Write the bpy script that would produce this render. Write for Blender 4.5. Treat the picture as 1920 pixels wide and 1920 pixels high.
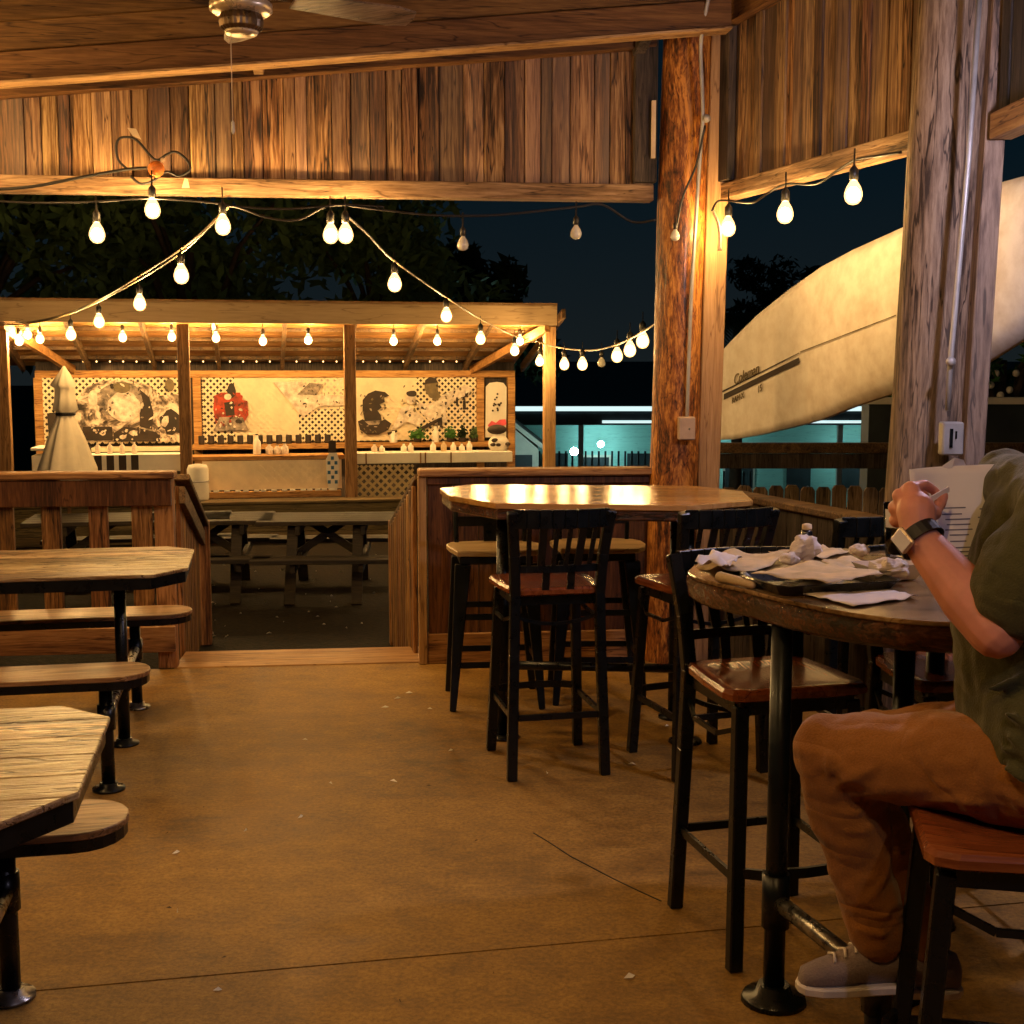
import bpy, bmesh, math, random
from mathutils import Vector, Matrix, noise
R = math.radians
rnd = random.Random(7)
for o in list(bpy.data.objects): bpy.data.objects.remove(o)
sc = bpy.context.scene
C = sc.collection

# ------------------------------------------------------------ camera
PITCH = math.atan(265/2400); H = 1.62
cd = bpy.data.cameras.new('camera'); cam = bpy.data.objects.new('camera', cd); C.objects.link(cam)
cd.sensor_width = 36; cd.lens = 45; cd.clip_end = 500; cd.clip_start = 0.05
cam.location = (0, 0, H); cam.rotation_euler = (R(90) - PITCH, 0, 0); sc.camera = cam
# ------------------------------------------------------------ night sky
w = bpy.data.worlds.new('World'); sc.world = w; w.use_nodes = True
nt = w.node_tree; bg = nt.nodes['Background']
tc = nt.nodes.new('ShaderNodeTexCoord'); sx = nt.nodes.new('ShaderNodeSeparateXYZ'); rp = nt.nodes.new('ShaderNodeValToRGB')
nt.links.new(tc.outputs['Generated'], sx.inputs[0]); nt.links.new(sx.outputs['Z'], rp.inputs[0]); nt.links.new(rp.outputs[0], bg.inputs[0])
rp.color_ramp.elements[0].color = (.006, .0085, .0095, 1); rp.color_ramp.elements[0].position = .0
rp.color_ramp.elements[1].color = (.0014, .0052, .0085, 1); rp.color_ramp.elements[1].position = .16
bg.inputs[1].default_value = 1.0
sc.view_settings.view_transform = 'Standard'; sc.view_settings.look = 'None'
sc.view_settings.exposure = .42; sc.view_settings.gamma = 1
sc.render.engine = 'CYCLES'
cy = sc.cycles
cy.use_denoising = True; cy.max_bounces = 6; cy.diffuse_bounces = 3; cy.glossy_bounces = 3; cy.transmission_bounces = 6
cy.transparent_max_bounces = 12; cy.caustics_reflective = False; cy.caustics_refractive = False; cy.sample_clamp_indirect = 4
cy.use_light_tree = True
WARM = (1.0, .63, .25)
CYAN = (.35, 1.0, .98)
# ------------------------------------------------------------ geometry of the view
cp, sp_ = math.cos(PITCH), math.sin(PITCH)
def ray(px, py):
    a = (px-960)/2400; b = (960-py)/2400
    return Vector((a, cp+b*sp_, -sp_+b*cp))
EYE = Vector((0, 0, H))
def G(px, py, z=0):
    r = ray(px, py); return EYE + r*((z-H)/r.z)
def Q(px, py, Y):
    r = ray(px, py); return EYE + r*(Y/r.y)
def V(px, py, p0, d):                      # onto the vertical plane through p0 along d
    n = Vector((-d[1], d[0], 0)); r = ray(px, py)
    return EYE + r*((Vector((p0[0], p0[1], 0))-EYE).dot(n)/r.dot(n))

# ------------------------------------------------------------ mesh builder
class MB:
    def __init__(s): s.v = []; s.f = []; s.sm = []
    def add(s, vs, fs, smooth=False):
        b = len(s.v); s.v += [Vector(v) for v in vs]; s.f += [[b+i for i in f] for f in fs]; s.sm += [smooth]*len(fs); return s
    def box(s, x0, x1, y0, y1, z0, z1, M=None):
        vs = [Vector(p) for p in ((x0,y0,z0),(x1,y0,z0),(x1,y1,z0),(x0,y1,z0),(x0,y0,z1),(x1,y0,z1),(x1,y1,z1),(x0,y1,z1))]
        if M: vs = [M @ v for v in vs]
        return s.add(vs, [(0,3,2,1),(4,5,6,7),(0,1,5,4),(1,2,6,5),(2,3,7,6),(3,0,4,7)])
    def bar(s, a, b, w, h, up=(0,0,1), w2=None, h2=None):   # rectangular bar from a to b, w sideways, h along up
        a = Vector(a); b = Vector(b); d = (b-a).normalized(); up = Vector(up)
        sd = d.cross(up)
        if sd.length < 1e-4: sd = d.cross(Vector((0,1,0)))
        sd.normalize(); u = sd.cross(d)
        w2 = w2 or w; h2 = h2 or h
        vs = [a-sd*w/2-u*h/2, a+sd*w/2-u*h/2, a+sd*w/2+u*h/2, a-sd*w/2+u*h/2,
              b-sd*w2/2-u*h2/2, b+sd*w2/2-u*h2/2, b+sd*w2/2+u*h2/2, b-sd*w2/2+u*h2/2]
        return s.add(vs, [(0,1,2,3),(7,6,5,4),(0,4,5,1),(1,5,6,2),(2,6,7,3),(3,7,4,0)])
    def tube(s, pts, r, n=8, caps=True):
        pts = [Vector(p) for p in pts]; N = len(pts); b = len(s.v)
        rr = r if isinstance(r, (list, tuple)) else [r]*N
        prev = None
        for i, p in enumerate(pts):
            d = (pts[min(i+1,N-1)]-pts[max(i-1,0)]).normalized()
            if prev is None: sd = d.orthogonal().normalized()
            else:
                sd = prev - d*prev.dot(d)
                sd = sd.normalized() if sd.length > 1e-5 else d.orthogonal().normalized()
            prev = sd; u = d.cross(sd)
            for k in range(n):
                a = 2*math.pi*k/n; s.v.append(p+(sd*math.cos(a)+u*math.sin(a))*rr[i])
        for i in range(N-1):
            for k in range(n):
                k2 = (k+1)%n; s.f.append([b+i*n+k, b+i*n+k2, b+(i+1)*n+k2, b+(i+1)*n+k]); s.sm.append(True)
        if caps:
            s.f.append([b+k for k in range(n)][::-1]); s.sm.append(False)
            s.f.append([b+(N-1)*n+k for k in range(n)]); s.sm.append(False)
        return s
    def lathe(s, prof, c=(0,0,0), n=16, M=None):         # prof: (r, z)
        b = len(s.v); c = Vector(c)
        for r, z in prof:
            for k in range(n):
                a = 2*math.pi*k/n; v = Vector((r*math.cos(a), r*math.sin(a), z))
                if M: v = M @ v
                s.v.append(c+v)
        for i in range(len(prof)-1):
            for k in range(n):
                k2 = (k+1)%n; s.f.append([b+i*n+k, b+i*n+k2, b+(i+1)*n+k2, b+(i+1)*n+k]); s.sm.append(True)
        s.f.append([b+k for k in range(n)][::-1]); s.sm.append(False)
        s.f.append([b+(len(prof)-1)*n+k for k in range(n)]); s.sm.append(False)
        return s
    def prism(s, outline, z0, z1, M=None):
        n = len(outline)
        vs = [Vector((p[0], p[1], z0)) for p in outline]+[Vector((p[0], p[1], z1)) for p in outline]
        if M: vs = [M @ v for v in vs]
        return s.add(vs, [list(range(n))[::-1], list(range(n, 2*n))]+[(i, (i+1)%n, n+(i+1)%n, n+i) for i in range(n)])
    def ball(s, c, r, n=12, m=8, M=None):
        c = Vector(c); rx, ry, rz = (r if isinstance(r, (tuple, list)) else (r, r, r))
        b = len(s.v); T = M or Matrix.Identity(3)
        s.v.append(c+T @ Vector((0,0,-rz)))
        for i in range(1, m):
            t = math.pi*i/m - math.pi/2
            for k in range(n):
                a = 2*math.pi*k/n
                s.v.append(c+T @ Vector((rx*math.cos(t)*math.cos(a), ry*math.cos(t)*math.sin(a), rz*math.sin(t))))
        s.v.append(c+T @ Vector((0,0,rz)))
        for k in range(n):
            s.f.append([b, b+1+(k+1)%n, b+1+k]); s.sm.append(True)
        for i in range(m-2):
            for k in range(n):
                s.f.append([b+1+i*n+k, b+1+i*n+(k+1)%n, b+1+(i+1)*n+(k+1)%n, b+1+(i+1)*n+k]); s.sm.append(True)
        e = b+1+(m-1)*n
        for k in range(n):
            s.f.append([e-n+k, e-n+(k+1)%n, e]); s.sm.append(True)
        return s
    def capsule(s, a, b, ra, rb, n=14):
        a = Vector(a); b = Vector(b); d = b-a; L = d.length; d = d/L
        pts = []; rr = []
        for t in (-.98,-.8,-.45): pts.append(a+d*ra*t); rr.append(ra*math.sqrt(1-t*t))
        pts.append(a); rr.append(ra); pts.append(b); rr.append(rb)
        for t in (.45,.8,.98): pts.append(b+d*rb*t); rr.append(rb*math.sqrt(1-t*t))
        return s.tube(pts, rr, n)
    def build(s, name, mat, parent=None, bevel=0, seg=1, sub=0):
        me = bpy.data.meshes.new(name)
        if parent is not None and parent.get('_w'):      # coordinates were given in the world: bring them to the parent
            inv = PARM[parent.name].inverted(); s.v = [inv @ v for v in s.v]
        me.from_pydata([tuple(v) for v in s.v], [], s.f); me.update()
        me.polygons.foreach_set('use_smooth', s.sm)
        me.materials.append(mat)
        o = bpy.data.objects.new(name, me); C.objects.link(o)
        if parent is not None: o.parent = parent
        if bevel:
            m = o.modifiers.new('bevel', 'BEVEL'); m.width = bevel; m.segments = seg; m.limit_method = 'ANGLE'; m.angle_limit = R(40)
        if sub:
            m = o.modifiers.new('sub', 'SUBSURF'); m.levels = sub; m.render_levels = sub
        return o
PARM = {}
def tag(o, label=None, cat=None, group=None, kind=None):
    if label: o['label'] = label
    if cat: o['category'] = cat
    if group: o['group'] = group
    if kind: o['kind'] = kind
    return o
def thing(name, label, cat, loc=(0,0,0), rz=0, group=None, world=False):
    o = bpy.data.objects.new(name, None); o.empty_display_size = .1; C.objects.link(o)
    o.location = loc; o.rotation_euler = (0,0,rz); tag(o, label, cat, group)
    if world:
        o['_w'] = 1; PARM[o.name] = Matrix.Translation(Vector(loc)) @ Matrix.Rotation(rz, 4, 'Z')
    return o
def copy_tree(o, parent=None):
    c = o.copy(); C.objects.link(c)
    if parent is not None: c.parent = parent
    for ch in [k for k in bpy.data.objects if k.parent == o]: copy_tree(ch, c)
    return c

# ------------------------------------------------------------ materials
def newmat(name):
    m = bpy.data.materials.new(name); m.use_nodes = True
    return m, m.node_tree, m.node_tree.nodes['Principled BSDF']
def N(t, typ, **kw):
    n = t.nodes.new(typ)
    for k, v in kw.items():
        if hasattr(n, k): setattr(n, k, v)
        else: n.inputs[k].default_value = v
    return n
def math_n(t, op, a, b=None, c=None):
    n = t.nodes.new('ShaderNodeMath'); n.operation = op
    for i, x in enumerate((a, b, c)):
        if x is None: continue
        if isinstance(x, (int, float)): n.inputs[i].default_value = x
        else: t.links.new(x, n.inputs[i])
    return n.outputs[0]
def mix(t, f, a, b, mode='MIX'):
    n = t.nodes.new('ShaderNodeMix'); n.data_type = 'RGBA'; n.blend_type = mode
    if isinstance(f, (int, float)): n.inputs[0].default_value = f
    else: t.links.new(f, n.inputs[0])
    for i, x in ((6, a), (7, b)):
        if isinstance(x, (tuple, list)): n.inputs[i].default_value = (*x[:3], 1)
        else: t.links.new(x, n.inputs[i])
    return n.outputs[2]
def ramp(t, f, stops):
    n = t.nodes.new('ShaderNodeValToRGB'); cr = n.color_ramp
    while len(cr.elements) < len(stops): cr.elements.new(.5)
    for e, (p, c) in zip(cr.elements, stops):
        e.position = p; e.color = (*c[:3], 1) if isinstance(c, (tuple, list)) else (c, c, c, 1)
    t.links.new(f, n.inputs[0]); return n.outputs[0]
def wood(name, dark, mid, light, axis='Z', scale=1., rough=.6, knots=.6, vary=.5, gray=None, spec=.4, contrast=1., bump=.5, coat=0, cracks=.35, stretch=.07):
    m, t, b = newmat(name); L = t.links
    tc = N(t, 'ShaderNodeTexCoord'); g = N(t, 'ShaderNodeNewGeometry')
    rn = g.outputs['Random Per Island']
    cx = N(t, 'ShaderNodeCombineXYZ')
    for i, k in enumerate((37.1, 17.7, 53.3)): L.new(math_n(t, 'MULTIPLY', rn, k), cx.inputs[i])
    ad = N(t, 'ShaderNodeVectorMath', operation='ADD'); L.new(tc.outputs['Object'], ad.inputs[0]); L.new(cx.outputs[0], ad.inputs[1])
    mp = N(t, 'ShaderNodeMapping'); L.new(ad.outputs[0], mp.inputs[0])
    q_ = stretch; st = {'X': (q_,1,1), 'Y': (1,q_,1), 'Z': (1,1,q_)}[axis]
    mp.inputs['Scale'].default_value = st
    n0 = N(t, 'ShaderNodeTexNoise', Scale=7.0*scale, Detail=4.0, Roughness=.55, Distortion=.9); L.new(mp.outputs[0], n0.inputs['Vector'])
    n1 = N(t, 'ShaderNodeTexNoise', Scale=75*scale, Detail=5.0, Roughness=.7); L.new(mp.outputs[0], n1.inputs['Vector'])
    nc = N(t, 'ShaderNodeTexNoise', Scale=19*scale, Detail=3.0, Roughness=.5, Distortion=.4); L.new(mp.outputs[0], nc.inputs['Vector'])
    sn = math_n(t, 'SINE', math_n(t, 'MULTIPLY', n0.outputs['Fac'], 70))
    crack = ramp(t, math_n(t, 'ABSOLUTE', math_n(t, 'SUBTRACT', nc.outputs['Fac'], .5)), [(.0, 1), (.016, 0)])
    f = math_n(t, 'ADD', math_n(t, 'MULTIPLY', sn, .075*contrast), math_n(t, 'ADD', math_n(t, 'MULTIPLY', math_n(t, 'SUBTRACT', n1.outputs['Fac'], .5), 1.2*contrast), math_n(t, 'ADD', math_n(t, 'MULTIPLY', math_n(t, 'SUBTRACT', n0.outputs['Fac'], .5), 1.25*contrast), .52)))
    f = math_n(t, 'SUBTRACT', f, math_n(t, 'MULTIPLY', crack, cracks))
    # knots
    mk = N(t, 'ShaderNodeMapping'); L.new(ad.outputs[0], mk.inputs[0]); mk.inputs['Scale'].default_value = tuple(.40 if k < 1 else 1.7 for k in st)
    vo = N(t, 'ShaderNodeTexVoronoi', Scale=3.2*scale); L.new(mk.outputs[0], vo.inputs['Vector'])
    kd = math_n(t, 'SMOOTH_MIN', math_n(t, 'MULTIPLY', vo.outputs['Distance'], 6.0), 1.0, .1)
    f2 = math_n(t, 'SUBTRACT', f, math_n(t, 'MULTIPLY', math_n(t, 'SUBTRACT', 1.0, kd), knots))
    col = ramp(t, f2, [(.12, dark), (.5, mid), (.86, light)])
    if gray:
        n3 = N(t, 'ShaderNodeTexNoise', Scale=2.1*scale, Detail=4.0, Roughness=.6); L.new(mp.outputs[0], n3.inputs['Vector'])
        col = mix(t, ramp(t, n3.outputs['Fac'], [(.42, 0), (.62, 1)]), col, mix(t, .35, gray, col))
    val = math_n(t, 'ADD', 1-vary*.55, math_n(t, 'MULTIPLY', rn, vary))
    hs = N(t, 'ShaderNodeHueSaturation'); L.new(col, hs.inputs['Color']); L.new(val, hs.inputs['Value'])
    L.new(math_n(t, 'ADD', .49, math_n(t, 'MULTIPLY', math_n(t, 'FRACT', math_n(t, 'MULTIPLY', rn, 7.3)), .02)), hs.inputs['Hue'])
    L.new(hs.outputs[0], b.inputs['Base Color'])
    b.inputs['Roughness'].default_value = rough; b.inputs['Specular IOR Level'].default_value = spec
    if coat: b.inputs['Coat Weight'].default_value = coat; b.inputs['Coat Roughness'].default_value = .18
    bu = N(t, 'ShaderNodeBump', Strength=bump, Distance=.004); L.new(f2, bu.inputs['Height']); L.new(bu.outputs[0], b.inputs['Normal'])
    return m
def plain(name, col, rough=.6, metal=0, var=.25, scale=8, spec=.5, bump=.1, coat=0, col2=None):
    m, t, b = newmat(name); L = t.links
    tc = N(t, 'ShaderNodeTexCoord')
    n = N(t, 'ShaderNodeTexNoise', Scale=float(scale), Detail=5.0, Roughness=.6); L.new(tc.outputs['Object'], n.inputs['Vector'])
    c2 = col2 or tuple(c*(1-var) for c in col)
    L.new(ramp(t, n.outputs['Fac'], [(.35, c2), (.65, tuple(min(1, c*(1+var*.3)) for c in col))]), b.inputs['Base Color'])
    b.inputs['Metallic'].default_value = metal; b.inputs['Specular IOR Level'].default_value = spec
    L.new(ramp(t, n.outputs['Fac'], [(.3, max(.03, rough-.08)), (.7, min(1, rough+.1))]), b.inputs['Roughness'])
    if coat: b.inputs['Coat Weight'].default_value = coat; b.inputs['Coat Roughness'].default_value = .1
    if bump:
        bu = N(t, 'ShaderNodeBump', Strength=bump, Distance=.01); L.new(n.outputs['Fac'], bu.inputs['Height']); L.new(bu.outputs[0], b.inputs['Normal'])
    return m
def emit(name, col, strength):
    m, t, b = newmat(name)
    b.inputs['Base Color'].default_value = (*[c*.8 for c in col], 1)
    b.inputs['Emission Color'].default_value = (*col, 1); b.inputs['Emission Strength'].default_value = strength
    return m

wallw = wood('weathered_plank', (.016,.007,.003), (.20,.092,.034), (.50,.30,.14), 'Z', 1.0, .75, 1.0, .9, gray=(.17,.12,.10), contrast=1.4, cracks=.5, stretch=.05)
wall_trim = wood('trim_timber', (.12,.06,.02), (.40,.24,.10), (.62,.42,.22), 'X', 1., .65, .4, .2)
wall_rail = wood('dull_rail_timber', (.05,.026,.010), (.19,.11,.05), (.34,.22,.12), 'X', 1., .75, .5, .3, contrast=1.2)
beamw = wood('roof_beam_timber', (.03,.012,.004), (.125,.055,.014), (.23,.115,.035), 'X', .8, .7, .9, .5, contrast=.9)
beamy = wood('roof_beam_timber_across', (.04,.014,.004), (.17,.065,.013), (.30,.135,.035), 'Y', .7, .6, .6, .3, contrast=.65)
stain = wood('stained_log', (.03,.007,.002), (.25,.070,.013), (.60,.24,.05), 'Z', .9, .5, 1.0, .1, contrast=1.6, coat=.15, stretch=.22, cracks=.3)
pale_post = wood('pale_post_timber', (.17,.09,.035), (.38,.22,.09), (.55,.36,.17), 'Z', .9, .6, .4, .2, contrast=.7)
graylog = wood('grey_weathered_log', (.04,.022,.014), (.20,.125,.08), (.38,.26,.17), 'Z', .8, .85, .7, .2, gray=(.18,.145,.12), contrast=1.4, stretch=.1, cracks=.7)
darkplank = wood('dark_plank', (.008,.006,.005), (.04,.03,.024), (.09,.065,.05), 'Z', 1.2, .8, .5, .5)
railw = wood('rail_timber', (.03,.010,.003), (.20,.085,.022), (.42,.21,.07), 'Z', 1., .6, .8, .6, contrast=1.2)
railx = wood('rail_cap_timber', (.08,.03,.01), (.30,.15,.05), (.50,.30,.12), 'X', 1., .55, .5, .3, contrast=.8)
panelw = wood('dark_red_panel_timber', (.014,.005,.002), (.075,.026,.008), (.17,.07,.022), 'Z', 1.1, .5, .6, .4, contrast=.9)
raily = wood('stair_timber', (.02,.010,.004), (.09,.050,.019), (.19,.115,.045), 'Y', 1., .7, .4, .4)
stepw = wood('threshold_timber', (.10,.04,.01), (.34,.17,.05), (.55,.32,.11), 'X', 1., .5, .4, .4, contrast=.7)
tablew = wood('worn_table_top', (.05,.025,.010), (.46,.29,.12), (.78,.62,.36), 'X', .8, .33, .9, .5, gray=(.13,.075,.035), contrast=1.5, spec=.6, bump=1., cracks=1.0, stretch=.16)
benchw = wood('bench_plank', (.05,.025,.01), (.28,.15,.06), (.50,.31,.14), 'X', .9, .38, .5, .2, contrast=1., spec=.5)
barw = wood('varnished_bar_top', (.28,.12,.03), (.52,.27,.08), (.68,.42,.16), 'X', .55, .2, .4, .5, contrast=.6, spec=.6, coat=.5, bump=.2)
barkedge = wood('dark_bark_edge', (.012,.005,.002), (.10,.035,.012), (.24,.10,.04), 'X', 1.2, .22, .8, .1, contrast=1.3, coat=.7, bump=1.)
seatw = wood('red_brown_seat', (.06,.015,.004), (.22,.06,.014), (.36,.12,.03), 'Y', .8, .25, .4, .1, contrast=.7, coat=.5, bump=.2)
lightseat = wood('light_wood_seat', (.30,.18,.08), (.55,.38,.19), (.72,.55,.32), 'X', .8, .35, .3, .2, contrast=.6)
shedw = wood('shed_timber', (.12,.05,.012), (.34,.17,.045), (.52,.30,.10), 'X', 1., .7, .4, .4)
shedz = wood('shed_post_timber', (.07,.03,.008), (.20,.10,.03), (.34,.19,.07), 'Z', 1., .7, .4, .3)
plat = wood('platform_plank', (.02,.013,.005), (.09,.06,.022), (.16,.11,.045), 'X', 1., .8, .4, .4)
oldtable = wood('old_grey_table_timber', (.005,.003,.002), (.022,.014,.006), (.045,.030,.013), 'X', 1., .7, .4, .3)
picketw = wood('picket_timber', (.06,.04,.02), (.24,.16,.09), (.40,.29,.17), 'Z', 1.2, .8, .4, .7)
blackm = plain('black_painted_steel', (.0045,.0065,.0075), .30, .0, .3, 20, .4, .05)
navym = plain('dark_blue_steel', (.006,.010,.014), .33, .1, .3, 20, .4, .05)
chrome = plain('worn_grey_steel', (.35,.33,.30), .3, .9, .5, 30, .5, .1)
conduitm = plain('grey_conduit', (.42,.40,.38), .45, .3, .2, 10)
boxm = plain('beige_cover_plate', (.50,.36,.26), .5, 0, .15, 14)
cordm = plain('black_cord', (.012,.010,.009), .5, 0, .2, 20)
cordl = plain('tan_cord', (.34,.24,.13), .5, 0, .3, 20)
socketm = plain('bulb_socket', (.02,.018,.015), .4)
offb = plain('unlit_bulb_glass', (.75,.72,.62), .15, 0, .1, 30, .8)
creamf = plain('umbrella_canvas', (.86,.74,.55), .85, 0, .12, 6)
whitem = plain('white_paint', (.72,.66,.55), .6, 0, .12, 4)
latt = plain('lattice_paint', (.80,.66,.44), .6, 0, .12, 6)
grayart = plain('grey_print', (.34,.27,.21), .8, 0, .6, 11, col2=(.05,.04,.03))
lightart = plain('light_print', (.74,.64,.52), .8, 0, .25, 12, col2=(.40,.32,.25))
darkart = plain('dark_print', (.035,.022,.014), .8, 0, .5, 9)
midart = plain('olive_grey_print', (.16,.12,.06), .8, 0, .4, 9)
redart = plain('red_print', (.42,.05,.02), .8, 0, .6, 14, col2=(.12,.02,.01))
pinkart = plain('pink_red_print', (.75,.10,.13), .7, 0, .3, 9)
blueart = plain('blue_print', (.03,.12,.24), .7, 0, .3, 9)
leafm = plain('foliage', (.11,.18,.06), .7, 0, .6, 3, .3)
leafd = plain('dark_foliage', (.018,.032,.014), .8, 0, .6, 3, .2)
leafb = plain('fresh_foliage', (.06,.17,.03), .6, 0, .5, 3, .3)
barkm = plain('tree_bark', (.06,.04,.025), .9, 0, .4, 8)
orangem = plain('orange_plastic', (.80,.22,.03), .45, 0, .4, 40)
tapem = plain('pale_tape', (.75,.58,.38), .8)
fanm = plain('fan_bronze', (.16,.10,.05), .32, .7, .4, 20)
fanw = plain('fan_rim', (.70,.55,.36), .3, .5, .2, 20)
bladem = wood('fan_blade_wood', (.06,.035,.016), (.22,.13,.06), (.36,.23,.12), 'X', .8, .4, .2, .1)
paperm = plain('white_paper', (.74,.70,.72), .8, 0, .06, 5)
kraftm = plain('parchment_paper', (.66,.48,.27), .7, 0, .35, 11)
napk = plain('paper_napkin', (.80,.70,.66), .9, 0, .08, 10)
traym = plain('black_tray', (.012,.013,.017), .25)
inkm = plain('grey_ink', (.16,.15,.22), .8)
scrapm = plain('litter', (.90,.84,.70), .8, 0, .1)
leaf_scrap = plain('dead_leaf', (.04,.015,.006), .8)

# concrete
floorm, t, b = newmat('stained_concrete'); L = t.links
tc = N(t, 'ShaderNodeTexCoord')
a1 = N(t, 'ShaderNodeTexNoise', Scale=.9, Detail=8.0, Roughness=.62, Distortion=.4); a2 = N(t, 'ShaderNodeTexNoise', Scale=7.0, Detail=9.0, Roughness=.78)
a3 = N(t, 'ShaderNodeTexNoise', Scale=65.0, Detail=6.0, Roughness=.75); vo = N(t, 'ShaderNodeTexVoronoi', Scale=4.5)
mp = N(t, 'ShaderNodeMapping'); mp.inputs['Scale'].default_value = (.8, 1.15, 1); L.new(tc.outputs['Object'], mp.inputs[0])
for n in (a1, a2): L.new(mp.outputs[0], n.inputs['Vector'])
L.new(tc.outputs['Object'], a3.inputs['Vector'])
dw = N(t, 'ShaderNodeVectorMath', operation='ADD'); L.new(tc.outputs['Object'], dw.inputs[0]); L.new(a2.outputs['Color'], dw.inputs[1]); L.new(dw.outputs[0], vo.inputs['Vector'])
fac = math_n(t, 'ADD', math_n(t, 'MULTIPLY', a1.outputs['Fac'], .42), math_n(t, 'MULTIPLY', a2.outputs['Fac'], .58))
col = ramp(t, fac, [(.34, (.11,.058,.012)), (.45, (.30,.155,.030)), (.55, (.44,.24,.048)), (.68, (.60,.37,.10))])
col = mix(t, .55, col, ramp(t, a3.outputs['Fac'], [(.38, .25), (.6, 1)]), 'MULTIPLY')
sp = ramp(t, vo.outputs['Distance'], [(.0, .12), (.035, .4), (.055, 1)])
col = mix(t, .8, col, sp, 'MULTIPLY')
L.new(col, b.inputs['Base Color'])
L.new(ramp(t, fac, [(.35, .5), (.65, .72)]), b.inputs['Roughness']); b.inputs['Specular IOR Level'].default_value = .45
bu = N(t, 'ShaderNodeBump', Strength=.5, Distance=.012); L.new(math_n(t, 'ADD', a2.outputs['Fac'], math_n(t, 'MULTIPLY', a3.outputs['Fac'], .3)), bu.inputs['Height']); L.new(bu.outputs[0], b.inputs['Normal'])
groundm = plain('dark_mulch', (.018,.012,.006), .95, 0, .8, 26, .15, 1.0)
teal = wood('teal_clapboard', (.25,.50,.46), (.34,.66,.60), (.40,.74,.68), 'X', .6, .6, 0, .15, contrast=.4)
darkroof = plain('dark_roof', (.03,.04,.045), .6, 0, .4, 3)
skin = plain('skin', (.64,.26,.18), .5, 0, .16, 14, .4, .08)
try:
    skin.node_tree.nodes['Principled BSDF'].inputs['Subsurface Weight'].default_value = .08
except Exception: pass
def cloth(name, col):
    m, t, b = newmat(name); L = t.links
    tc = N(t, 'ShaderNodeTexCoord'); n = N(t, 'ShaderNodeTexNoise', Scale=260.0, Detail=2.0); n2 = N(t, 'ShaderNodeTexNoise', Scale=7.0, Detail=4.0, Distortion=.8)
    L.new(tc.outputs['Object'], n.inputs['Vector']); L.new(tc.outputs['Object'], n2.inputs['Vector'])
    c = ramp(t, n2.outputs['Fac'], [(.3, tuple(k*.8 for k in col)), (.7, col)])
    c = mix(t, .4, c, ramp(t, n.outputs['Fac'], [(.3, .5), (.7, 1)]), 'MULTIPLY'); L.new(c, b.inputs['Base Color'])
    b.inputs['Roughness'].default_value = .9; b.inputs['Specular IOR Level'].default_value = .15
    b.inputs['Sheen Weight'].default_value = .2
    n4 = N(t, 'ShaderNodeTexNoise', Scale=5.5, Detail=1.0, Distortion=1.2); mp = N(t, 'ShaderNodeMapping'); mp.inputs['Scale'].default_value = (.7,.7,1.6); L.new(tc.outputs['Object'], mp.inputs[0]); L.new(mp.outputs[0], n4.inputs['Vector'])
    fold = math_n(t, 'ABSOLUTE', math_n(t, 'SUBTRACT', n4.outputs['Fac'], .5))
    bu = N(t, 'ShaderNodeBump', Strength=.7, Distance=.035); L.new(math_n(t, 'ADD', fold, math_n(t, 'MULTIPLY', n.outputs['Fac'], .06)), bu.inputs['Height']); L.new(bu.outputs[0], b.inputs['Normal'])
    return m
shirtm = cloth('olive_jersey', (.085,.078,.026)); pantm = cloth('rust_twill', (.38,.150,.030)); shoem = cloth('grey_canvas', (.30,.23,.22))
rubber = plain('white_rubber', (.75,.66,.60), .5); bandm = plain('black_strap', (.008,.007,.006), .5); hairm = plain('brown_hair', (.05,.025,.012), .6, 0, .5, 60, .4, .6)

# ------------------------------------------------------------ lit bulbs
BM = {}
def bulbmat(s):
    if s not in BM: BM[s] = emit('lit_bulb_%d' % s, WARM, s)
    return BM[s]
shellm = bpy.data.materials.new('glow_rim_glass'); shellm.use_nodes = True
_t = shellm.node_tree; _t.nodes.clear(); _o = _t.nodes.new('ShaderNodeOutputMaterial'); _a = _t.nodes.new('ShaderNodeAddShader'); _tr = _t.nodes.new('ShaderNodeBsdfTransparent'); _e = _t.nodes.new('ShaderNodeEmission')
_tr.inputs[0].default_value = (.93,.88,.78,1); _e.inputs[0].default_value = (1,.56,.19,1); _e.inputs[1].default_value = 1.5  # emission on the glass imitates the warm glow rim around a bulb
_t.links.new(_tr.outputs[0], _a.inputs[0]); _t.links.new(_e.outputs[0], _a.inputs[1]); _t.links.new(_a.outputs[0], _o.inputs[0])
PROF = [(.30,1.55),(.45,1.25),(.78,.75),(.98,.2),(1,-.15),(.85,-.6),(.5,-.92),(.08,-1.02)][::-1]
def bulb(parent, p, strength, r=.036, drop=.07, lit=True, name='bulb'):
    p = Vector(p)
    m = MB(); rr = r*1.0 if lit else r
    m.lathe([(a*rr, b2*r*1.08 if lit else b2*r) for a, b2 in PROF], (0,0,0), 14); m.v = [v+p for v in m.v]
    b = m.build(name, shellm if lit else offb, parent)
    if lit:
        m = MB().ball(p, (r*.76, r*.76, r*.82), 10, 7)
        m.build('filament_glow', bulbmat(strength), b)
    k = MB().lathe([(r*.34, r*1.5), (r*.5, r*1.6), (r*.5, r*2.7), (r*.25, r*3.0), (.004, r*3.2), (.004, r*3.2+drop)], (0,0,0), 8); k.v = [v+p for v in k.v]
    s_ = k.build('socket', socketm, b)
    return b
def sag(a, b, s, n=14):
    a = Vector(a); b = Vector(b)
    return [a.lerp(b, i/n)-Vector((0,0,s*4*(i/n)*(1-i/n))) for i in range(n+1)]
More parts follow.
